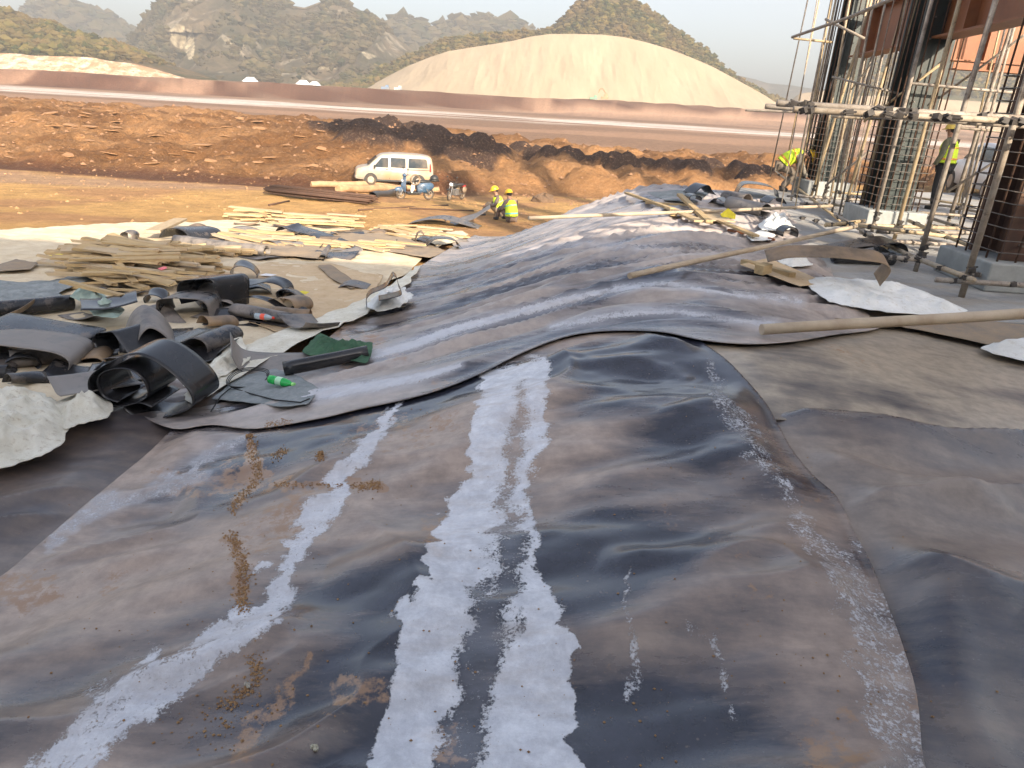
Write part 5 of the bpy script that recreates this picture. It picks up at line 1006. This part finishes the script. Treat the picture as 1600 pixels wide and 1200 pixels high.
MB().add([(.46, -.20, .30), (.46, .20, .30), (.50, -.24, .55), (.50, .24, .55), (.44, -.17, .92), (.44, .17, .92), (.60, 0, .42), (.62, 0, .60), (.52, 0, .94)], [(0, 6, 7, 2), (6, 1, 3, 7), (2, 7, 8, 4), (7, 3, 5, 8), (0, 2, 4), (1, 5, 3), (0, 4, 5, 1), (4, 8, 5), (0, 1, 6)]).build('front_shield', M_blue, sc, bevel=.02)
MB().ell((.68, 0, .42), (.22, .09, .12)).build('front_fender', M_blue, sc, True); MB().box((.05, 0, .28), (.62, .26, .08)).box((.05, 0, .24), (.5, .18, .06)).build('footboard', M_blk, sc, bevel=.02)
MB().ell((-.45, 0, .55), (.42, .17, .22)).box((-.35, 0, .42), (.5, .24, .22)).build('tail_body', M_blue, sc, True); MB().ell((-.35, 0, .76), (.40, .15, .07)).build('seat', M_seat, sc, True); MB().ell((-.86, 0, .88), (.19, .19, .15)).box((-.86, 0, .80), (.34, .34, .06)).build('tail_box', M_blk, sc, True)
hb = MB().tube([(.44, 0, .88), (.40, 0, 1.02)], .03, 8).tube([(.36, -.32, 1.05), (.42, -.12, 1.02), (.42, .12, 1.02), (.36, .32, 1.05)], .016, 8).ell((.46, 0, 1.0), (.09, .12, .08)).build('handlebar', M_blue, sc, True)
for s in (-1, 1):
    MB().tube([(.40, s * .22, 1.04), (.42, s * .30, 1.22)], .007, 6).ell((.42, s * .31, 1.26), (.02, .07, .05)).build('mirror', M_blk, sc, True); MB().tube([(.42, s * .06, .80), (.62, s * .06, .23)], .018, 8).build('fork', M_steel, sc)
MB().ell((.56, 0, .78), (.05, .08, .06)).build('headlight', M_clear, sc, True); MB().tube([(-.5, -.16, .26), (-.9, -.17, .30)], .04, 8).build('exhaust', M_steel, sc); MB().tube([(-.62, .12, .23), (-.42, .12, .55)], .025, 8).tube([(-.62, -.12, .23), (-.42, -.12, .55)], .025, 8).build('shock', M_steel, sc)
o = MB().ell((.15, .18, .55), (.09, .06, .17)).ell((.20, .20, .42), (.06, .05, .12)).build('hanging_rag', C_white, sc, True)
bk = MB().tube([(.07 + .20 * math.cos(a), .22, .84 + .20 * math.sin(a)) for a in np.linspace(0, 6.28, 20)], .035, 6, False).build('coiled_hose', M_strip, sc, True)
p = ground(712, 313); mo = thing('motorcycle', 'dusty black motorcycle seen from the front on the dirt track', 'motorcycle', (p.x, p.y, p.z), R(180 + 62))
bikewheel(mo, .64, .29, .25); bikewheel(mo, -.62, .29)
for s in (-1, 1): MB().tube([(.64, s * .08, .29), (.42, s * .08, .95)], .022, 8).build('fork', M_steel, mo)
MB().tube([(.34, -.36, 1.02), (.42, -.14, 1.0), (.42, .14, 1.0), (.34, .36, 1.02)], .016, 8).build('handlebar', M_blk, mo, True)
MB().ell((.15, 0, .78), (.26, .13, .13)).build('fuel_tank', M_blk, mo, True); MB().ell((-.35, 0, .80), (.42, .13, .06)).build('seat', M_seat, mo, True); MB().box((.05, 0, .44), (.34, .24, .30)).tube([(.35, 0, .9), (.25, 0, .35), (-.25, 0, .3), (-.6, 0, .32)], .025, 8).tube([(.3, 0, .8), (-.3, 0, .72), (-.75, 0, .75)], .022, 8).build('engine_frame', M_steel, mo)
MB().ell((.50, 0, .86), (.08, .11, .10)).build('headlight', M_clear, mo, True); MB().ell((.66, 0, .62), (.24, .06, .05)).build('front_fender', M_blk, mo, True); MB().box((-.78, 0, .70), (.10, .16, .10)).build('tail_light', M_red, mo); MB().tube([(-.1, -.16, .3), (-.7, -.17, .38)], .04, 8).build('exhaust', M_steel, mo)
for s in (-1, 1): MB().tube([(.40, s * .24, 1.02), (.40, s * .30, 1.2)], .007, 6).ell((.40, s * .31, 1.24), (.02, .06, .045)).build('mirror', M_blk, mo, True)
MB().ell((-.5, .22, .55), (.2, .08, .18)).ell((-.5, -.22, .55), (.2, .08, .18)).build('side_bag', M_strip, mo, True)
# --- pipes and logs
M_log = simple('earth stained pipe', (.26, .15, .08), (.34, .21, .11), 5, .8, dust=(.45, .30, .16), dustamt=.7, bump=.4, bscale=12, bdist=.02)
def pipe(a, b, r, label, mat=M_log, hollow=False, cat='pipe', up=0.0):
    A = ground(*a); B = ground(*b); A.z += r * .8 + up; B.z += r * .8 + up; d = B - A; m = MB(); n = 10
    m.tube([A.lerp(B, k / n) - A + Vector((0, 0, .03 * math.sin(k * 1.3))) for k in range(n + 1)], [r * (1 + .04 * math.sin(k * 2.1)) for k in range(n + 1)], 14, not hollow)
    if hollow: m.tube([d * (k / n) for k in range(n + 1)], r * .93, 14, False)
    o = m.build('pipe', mat); 
    for q in o.data.polygons: q.use_smooth = len(q.vertices) == 4
    o.location = A; return tag(o, label, cat)
pipe((486, 292), (622, 291), .17, 'long earth stained pipe lying in front of the van, the farther one', hollow=True); pipe((528, 300), (632, 298), .20, 'earth stained pipe lying before the longer one'); pipe((628, 296), (686, 300), .17, 'earth stained pipe end right of the scooter')
pipe((582, 312), (628, 302), .16, 'dark split pipe lying at the left of the scooter', M_blk, True); pipe((606, 284), (560, 286), .10, 'thin log under the nose of the van')
# --- bundle of bars
A = ground(422, 304); B = ground(588, 322); bun = thing('bar_bundle', 'bundle of long rusty bars lying on the sand', 'steel bars', A); d = B - A; sd_ = Vector((-d.y, d.x, 0)).normalized()
for k in range(34):
    o1 = sd_ * random.uniform(-.35, .35) + Vector((0, 0, random.uniform(.05, .34))) + d * random.uniform(-.02, .03); rod('bar', o1, o1 + d * .97 + sd_ * random.uniform(-.06, .06), .02, M_rust, bun, 6)
for i, (a, b) in enumerate([((700, 322), (560, 330)), ((640, 327), (740, 331)), ((520, 316), (470, 306)), ((420, 322), (452, 316))]):
    A, B = ground(*a), ground(*b); A.z += .04; B.z += .04; o = rod('bar', A, B, .03, M_rust, None, 6); tag(o, ['long single bar on the sand left of the seated workers', 'dark bar on the dirt below the motorcycle', 'short bar on the sand behind the bundle', 'short crooked bar at the left of the bundle'][i], 'steel bar')
# --- stones and clods strewn over the dirt
M_clod = simple('dry clod', (.40, .22, .10), (.28, .15, .065), 3, .95, obj=False, bump=.5, bscale=10)
def strewn(label, area, n, s0, s1, seed, mat):
    rg = np.random.default_rng(seed); V = []; F = []; b = 0; oc = np.array([(1, 0, 0), (.3, .95, .1), (-.8, .6, 0), (-.8, -.6, .1), (.3, -.95, 0), (0, 0, .75)]); fc = [(0, 1, 5), (1, 2, 5), (2, 3, 5), (3, 4, 5), (4, 0, 5)]
    X = rg.uniform(*area[0], n); Y = rg.uniform(*area[1], n); Z = base_h(X, Y)
    for i in range(n):
        s = s0 + (s1 - s0) * rg.random() ** 4; V.append(oc * s * (1 + .5 * (rg.random((6, 3)) - .5)) + (X[i], Y[i], Z[i] - .02)); F += [tuple(b + a for a in f) for f in fc]; b += 6
    o = np_obj('clods', np.concatenate(V), np.array(F), mat, smooth=False); return tag(o, label, 'soil', kind='stuff')
strewn('dry clods and stones strewn over the sandy ground round the van', ((-26, 12), (17, 44)), 4200, .015, .09, 1, M_clod)
strewn('clods broken over the mud heaps', ((-60, 60), (42, 90)), 14000, .03, .20, 2, simple('mud clod', (.27, .15, .08), (.17, .09, .045), 3, .95, obj=False))
# slabs of broken crust on the bank
rg = random.Random(3); M_crust = simple('pale crust', (.30, .165, .075), (.24, .125, .055), 3, .9)
sm = MB().add([(-.7, -.3, 0), (.5, -.35, 0), (.75, .1, .02), (.2, .4, 0), (-.6, .3, .02), (-.7, -.3, .1), (.5, -.35, .1), (.75, .1, .12), (.2, .4, .1), (-.6, .3, .12)], [(5, 6, 7, 8, 9), (0, 1, 6, 5), (1, 2, 7, 6), (2, 3, 8, 7), (3, 4, 9, 8), (4, 0, 5, 9)]).mesh('crust_piece', M_crust)
for i in range(46):
    px = rg.uniform(10, 560); py = rg.uniform(172, 262); g = ground(px, py, 150); o = put(bpy.data.objects.new('crust_piece', sm)); o.location = g + Vector((0, 0, .05)); s = rg.uniform(.3, .8); o.scale = (s, s, s * .6); o.rotation_euler = (rg.uniform(-.2, .3), rg.uniform(-.2, .2), rg.uniform(-.4, .4)); tag(o, 'pale piece of dried crust lying on the brown mud bank', 'crust piece', 'crust pieces on the mud bank')
# white tents and machines far off on the berm
M_tent = simple('white tarpaulin', (.75, .77, .80), (.68, .7, .72), .5, .7)
for i, (px, py, s) in enumerate([(392, 133, 2.6), (474, 136, 2.4), (492, 137, 2.0)]):
    d_ = 285; q = at_y(px, py, d_); q.z = gz(q.x, q.y); o = MB().add([(-1, -.7, 0), (1, -.7, 0), (1, .7, 0), (-1, .7, 0), (-.5, 0, .75), (.5, 0, .8)], [(0, 1, 5, 4), (1, 2, 5), (2, 3, 4, 5), (3, 0, 4)]).build('tarpaulin_heap', M_tent); o.scale = (s, s, s * .8); o.location = q; tag(o, ['white covered heap on the far berm, leftmost of three', 'white covered heap on the far berm, middle of three', 'white covered heap on the far berm, rightmost of three'][i], 'heap')
for i, (px, py) in enumerate([(602, 142), (622, 143), (928, 146)]):
    q = at_y(px, py, 335); q.z = gz(q.x, q.y); o = MB().box((0, 0, .6), (3.4, 1.8, 1.0)).box((.8, 0, 1.4), (1.2, 1.6, .9)).build('parked_machine', simple('machine paint %d' % i, ((.1, .2, .35), (.6, .6, .6), (.12, .35, .18))[i], (.2, .2, .2), 1), bevel=.1); o.location = q; tag(o, ['small blue machine on the far berm', 'small grey machine on the far berm', 'small green machine below the white slope'][i], 'machine')
q = at_y(945, 150, 338); q.z = gz(q.x, q.y); o = MB().box((0, 0, .8), (3.2, 2, 1)).box((.3, 0, 1.8), (1.4, 1.5, 1.2)).tube([(1.2, 0, 1.6), (-1.2, 0, 4.6), (-2.4, 0, 4.4)], .3, 6).tube([(-2.4, 0, 4.4), (-2.9, 0, 2.6)], .25, 6).build('excavator', simple('excavator paint', (.45, .24, .12), (.3, .18, .1), 1), bevel=.08); o.location = q; tag(o, 'small excavator with raised arm below the white slope', 'excavator')
p = ground(850, 316); o = MB().ell((0, 0, 0), (.75, .5, .5), None, 14, 9).mesh('dark_heap', simple('dark heap brown', (.10, .065, .04), (.16, .10, .06), 6, .95, bump=.8, bscale=8, bdist=.1)); o2 = put(bpy.data.objects.new('dark_heap', o)); o2.location = p  # rough dark brown ellipsoid at the shoulder of the mound
for v in o.vertices: v.co *= random.uniform(.85, 1.15)
tag(o2, 'small dark heap behind the shoulder of the mound', 'soil heap')
# ================================================================ PEOPLE
M_skin = simple('skin', (.33, .18, .115), (.28, .15, .095), 8, .6)
def cl(name, a, b=None, rough=.85): return simple(name, a, b or tuple(v * .7 for v in a), 7, rough, bump=.3, bscale=14, bdist=.02)
def skin_mesh(name, verts, edges, radii, mat, parent, root=0, sub=2):
    me = bpy.data.meshes.new(name); me.from_pydata([tuple(v) for v in verts], edges, []); me.materials.append(mat); o = bpy.data.objects.new(name, me); put(o, parent)
    sk = o.modifiers.new('skin', 'SKIN'); sk.use_smooth_shade = True; sk.branch_smoothing = .4
    if not me.skin_vertices: me.attributes
    bpy.context.view_layer.objects.active = o
    sv = me.skin_vertices[0].data if me.skin_vertices else None
    if sv is None:
        bm = bmesh.new(); bm.from_mesh(me); bm.verts.layers.skin.verify(); bm.to_mesh(me); bm.free(); sv = me.skin_vertices[0].data
    for i, r in enumerate(radii): sv[i].radius = (r, r) if not isinstance(r, tuple) else r; sv[i].use_root = (i == root)
    s = o.modifiers.new('sub', 'SUBSURF'); s.levels = sub; s.render_levels = sub; return o
def person(label, loc, rz, J, top, low, vest, hat, hair=(.02, .015, .012), shoe=(.03, .03, .03)):
    """J: joint name -> local point; the body is one skinned surface, clothes and helmet are its children"""
    T = thing('person', label, 'person', loc, rz); V3 = {k: Vector(v) for k, v in J.items()}
    names = ['pelvis', 'waist', 'chest', 'neck', 'head', 'crown', 'shl', 'ell', 'wrl', 'hal', 'shr', 'elr', 'wrr', 'har', 'hipl', 'knl', 'anl', 'tol', 'hipr', 'knr', 'anr', 'tor']
    rad = [(.13, .11), (.115, .10), (.135, .11), .052, .088, .078, .06, .043, .028, .036, .06, .043, .028, .036, .085, .058, .04, .036, .085, .058, .04, .036]
    ed = [('pelvis', 'waist'), ('waist', 'chest'), ('chest', 'neck'), ('neck', 'head'), ('head', 'crown'), ('chest', 'shl'), ('shl', 'ell'), ('ell', 'wrl'), ('wrl', 'hal'), ('chest', 'shr'), ('shr', 'elr'), ('elr', 'wrr'), ('wrr', 'har'), ('pelvis', 'hipl'), ('hipl', 'knl'), ('knl', 'anl'), ('anl', 'tol'), ('pelvis', 'hipr'), ('hipr', 'knr'), ('knr', 'anr'), ('anr', 'tor')]
    V = [V3[n] for n in names]; E = [(names.index(a), names.index(b)) for a, b in ed]
    for s in ('l', 'r'):
        h, w = V3['ha' + s], V3['wr' + s]; d = (h - w).normalized(); sd = d.cross(Vector((0, 0, 1)) if abs(d.z) < .8 else Vector((1, 0, 0))).normalized(); dn = d.cross(sd)
        for k, (o_, L) in enumerate(((-.03, .07), (-.01, .085), (.01, .08), (.03, .06))):
            b = len(V); V += [h + sd * o_ + d * .03, h + sd * o_ + d * (.03 + L * .5), h + sd * o_ + d * (.03 + L * .85) + dn * .02]; rad += [.011, .010, .008]; E += [(names.index('ha' + s), b), (b, b + 1), (b + 1, b + 2)]
        b = len(V); V += [w + d * .03 + sd * .045, w + d * .06 + sd * .07]; rad += [.012, .010]; E += [(names.index('ha' + s), b), (b, b + 1)]
    skin_mesh('body', V, E, rad, M_skin, T)
    sub_ = lambda ns, es, rs, nm, mat: skin_mesh(nm, [V3[n] for n in ns], [(ns.index(a), ns.index(b)) for a, b in es], rs, mat, T)
    sub_(['pelvis', 'waist', 'chest', 'neck', 'shl', 'ell', 'wrl', 'shr', 'elr', 'wrr'], [('pelvis', 'waist'), ('waist', 'chest'), ('chest', 'neck'), ('chest', 'shl'), ('shl', 'ell'), ('ell', 'wrl'), ('chest', 'shr'), ('shr', 'elr'), ('elr', 'wrr')], [(.155, .13), (.14, .12), (.16, .13), .07, .082, .062, .045, .082, .062, .045], 'jacket', top)
    sub_(['pelvis', 'hipl', 'knl', 'anl', 'hipr', 'knr', 'anr'], [('pelvis', 'hipl'), ('hipl', 'knl'), ('knl', 'anl'), ('pelvis', 'hipr'), ('hipr', 'knr'), ('knr', 'anr')], [(.145, .125), .105, .078, .062, .105, .078, .062], 'trousers', low)
    for s in ('l', 'r'): a, b = V3['an' + s], V3['to' + s]; m = MB().tube([a + Vector((0, 0, .02)), a + Vector((0, 0, -.03)), a.lerp(b, .5) + Vector((0, 0, -.015)), b], [.055, .058, .05, .035], 8); m.build('shoe', cl('shoe leather', shoe), T, True)
    # vest: two shells hung from the shoulders with reflective bands
    P, W, Cc, N = V3['pelvis'], V3['waist'], V3['chest'], V3['neck']; ac = (V3['shl'] - V3['shr']).normalized(); m = MB(); mb = MB(); rings = []
    axis = [P.lerp(W, .15), W, W.lerp(Cc, .55), Cc, Cc.lerp(N, .62)]; rx = [.205, .19, .195, .20, .12]; ry = [.175, .155, .16, .155, .10]
    def rg_(i): a = axis[i]; t = (axis[min(i + 1, 4)] - axis[max(i - 1, 0)]).normalized(); f = ac.cross(t).normalized(); return [a + ac * rx[i] * math.cos(q) + f * ry[i] * math.sin(q) for q in np.linspace(0, 2 * math.pi, 17)[:-1]]
    R_ = [rg_(i) for i in range(5)]; m.v = [v for r in R_ for v in r]; m.f = [(i * 16 + k, i * 16 + (k + 1) % 16, (i + 1) * 16 + (k + 1) % 16, (i + 1) * 16 + k) for i in range(4) for k in range(16)]
    vo = m.build('vest', vest[0], T, True); so = vo.modifiers.new('t', 'SOLIDIFY'); so.thickness = .012; su = vo.modifiers.new('s', 'SUBSURF'); su.render_levels = 1
    for (i, fr) in ((0, .5), (2, .2)):
        A = R_[i]; B = R_[i + 1]; c0 = axis[i].lerp(axis[i + 1], fr); lo = [c0 + (a.lerp(b, fr) - c0) * 1.05 for a, b in zip(A, B)]; hi = [c0 + (a.lerp(b, fr + .22) - c0) * 1.05 for a, b in zip(A, B)]
        q = MB(); q.v = lo + hi; q.f = [(k, (k + 1) % 16, 16 + (k + 1) % 16, 16 + k) for k in range(16)]; bo = q.build('reflective_band', vest[1], T, True); bo.modifiers.new('t', 'SOLIDIFY').thickness = .008
    # face, hair, helmet
    hd, cr, nk = V3['head'], V3['crown'], V3['neck']; up = (cr - hd).normalized(); fw = V3.get('face', Vector((1, 0, 0))); fw = (fw - up * fw.dot(up)).normalized(); sdv = up.cross(fw)
    M = Matrix((fw, sdv, up)).transposed(); hc = hd.lerp(cr, .35)
    MB().ell(hc + fw * .093 - up * .015, (.018, .012, .022), M, 6, 5).ell(hc + sdv * .082, (.015, .010, .028), M, 6, 5).ell(hc - sdv * .082, (.015, .010, .028), M, 6, 5).build('nose_and_ears', M_skin, T, True)
    MB().ell(hc + fw * .082 + sdv * .032 + up * .012, (.008, .012, .007), M, 6, 5).ell(hc + fw * .082 - sdv * .032 + up * .012, (.008, .012, .007), M, 6, 5).ell(hc + fw * .084 - up * .052, (.006, .022, .005), M, 6, 5).build('eyes_and_mouth', cl('dark features', (.06, .025, .02)), T, True)
    m = MB(); n = 16; cc = hc + up * .035
    for i in range(7):
        th = math.pi / 2 * i / 6
        for k in range(n): q = 2 * math.pi * k / n; m.v.append(tuple(cc + fw * (.132 * math.cos(th) * math.cos(q)) + sdv * (.112 * math.cos(th) * math.sin(q)) + up * (.118 * math.sin(th))))
    m.f = [(i * n + k, i * n + (k + 1) % n, (i + 1) * n + (k + 1) % n, (i + 1) * n + k) for i in range(6) for k in range(n)]
    b = len(m.v)
    for k in range(n): q = 2 * math.pi * k / n; rr = 1.0 + (.42 * max(0, math.cos(q)) ** 1.5 + .12); m.v.append(tuple(cc + fw * (.132 * rr * math.cos(q)) + sdv * (.112 * (1.12) * math.sin(q)) - up * .018))
    m.f += [(k, b + k, b + (k + 1) % n, (k + 1) % n) for k in range(n)]
    ho = m.build('helmet', hat, T, True); ho.modifiers.new('t', 'SOLIDIFY').thickness = .006
    MB().ell(hc - fw * .03 - up * .01, (.085, .086, .075), M, 10, 7).build('hair', cl('black hair', hair), T, True); return T
M_hat = simple('yellow helmet', (.80, .50, .02), (.75, .44, .02), 4, .35); M_hat2 = simple('old yellow helmet', (.62, .47, .10), (.5, .38, .08), 4, .5)
V_lime = cl('lime vest', (.62, .80, .04), (.5, .68, .03)); V_yel = cl('yellow vest', (.75, .68, .10), (.66, .58, .08)); B_or = cl('orange reflective band', (.80, .35, .08)); B_gr = cl('grey green reflective band', (.40, .58, .46)); B_teal = cl('teal band', (.10, .62, .62))
# standing man on the right, seen from behind, head turned to the left
mp = at_z(1458, 327, SLZ); mp = Vector((mp.x, mp.y, SLZ))
sc_ = mp.y * .1 
J = dict(pelvis=(0, 0, .93), waist=(0, 0, 1.10), chest=(.03, 0, 1.32), neck=(.05, 0, 1.48), head=(.07, 0, 1.58), crown=(.08, 0, 1.68), face=(1, .2, -.1), shl=(.02, .19, 1.40), ell=(-.02, .30, 1.14), wrl=(.06, .34, .90), hal=(.08, .34, .84), shr=(.02, -.19, 1.40), elr=(.10, -.28, 1.14), wrr=(.26, -.24, .98), har=(.31, -.23, .95),
         hipl=(0, .10, .88), knl=(.02, .11, .48), anl=(-.02, .11, .08), tol=(.12, .13, .03), hipr=(0, -.10, .88), knr=(.03, -.11, .48), anr=(.02, -.12, .08), tor=(.16, -.13, .03))
person('worker in a yellow vest, dark jacket and black trousers standing between the columns', mp, R(125), J, cl('olive jacket', (.10, .10, .06)), cl('black trousers', (.015, .015, .017)), (V_lime, B_or), M_hat2)
# bending man on the left of the farthest column
p = at_z(1222, 298, SLZ); J = dict(pelvis=(-.12, 0, .60), waist=(-.02, 0, .74), chest=(.20, 0, .84), neck=(.34, 0, .84), head=(.44, 0, .82), crown=(.53, 0, .86), face=(.7, 0, -.7), shl=(.20, .19, .82), ell=(.30, .24, .56), wrl=(.42, .20, .34), hal=(.46, .18, .29), shr=(.20, -.19, .82), elr=(.32, -.24, .56), wrr=(.46, -.18, .36), har=(.50, -.16, .31),
         hipl=(-.12, .10, .56), knl=(.22, .14, .42), anl=(-.02, .14, .08), tol=(.12, .15, .03), hipr=(-.12, -.10, .56), knr=(.22, -.14, .40), anr=(-.04, -.14, .08), tor=(.10, -.15, .03))
person('worker in a lime vest and yellow helmet crouched beside the farthest column', (p.x, p.y, SLZ), R(-12), J, cl('grey jacket', (.20, .18, .15)), cl('grey brown trousers', (.16, .13, .10)), (V_lime, B_or), M_hat)
def seated(px, py, rz, label, top, low, vest, sink=0):
    p = ground(px, py); J = dict(pelvis=(-.05, 0, .16), waist=(-.04, 0, .32), chest=(.05, 0, .54), neck=(.10, 0, .69), head=(.14, 0, .79), crown=(.17, 0, .88), face=(1, 0, -.45), shl=(.04, .19, .61), ell=(.14, .26, .38), wrl=(.36, .16, .36), hal=(.41, .14, .34), shr=(.04, -.19, .61), elr=(.14, -.26, .38), wrr=(.36, -.12, .34), har=(.42, -.10, .32),
        hipl=(-.03, .10, .14), knl=(.34, .16, .42), anl=(.46, .15, .08), tol=(.60, .17, .03), hipr=(-.03, -.10, .14), knr=(.32, -.18, .40), anr=(.50, -.17, .08), tor=(.64, -.19, .03)); T = person(label, (p.x, p.y, p.z - sink), rz, J, top, low, vest, M_hat); T.scale = (1.12, 1.12, 1.12); return T
seated(778, 338, R(188), 'worker in a grey jacket and lime vest sitting on the sand, left of two', cl('brown grey jacket', (.17, .13, .11)), cl('dusty trousers', (.25, .19, .13)), (V_lime, B_gr))
seated(797, 347, R(130), 'worker in a lime vest with turquoise band, right one of two seated', cl('grey jacket two', (.20, .17, .16)), cl('brown trousers', (.14, .10, .08)), (V_lime, B_teal))
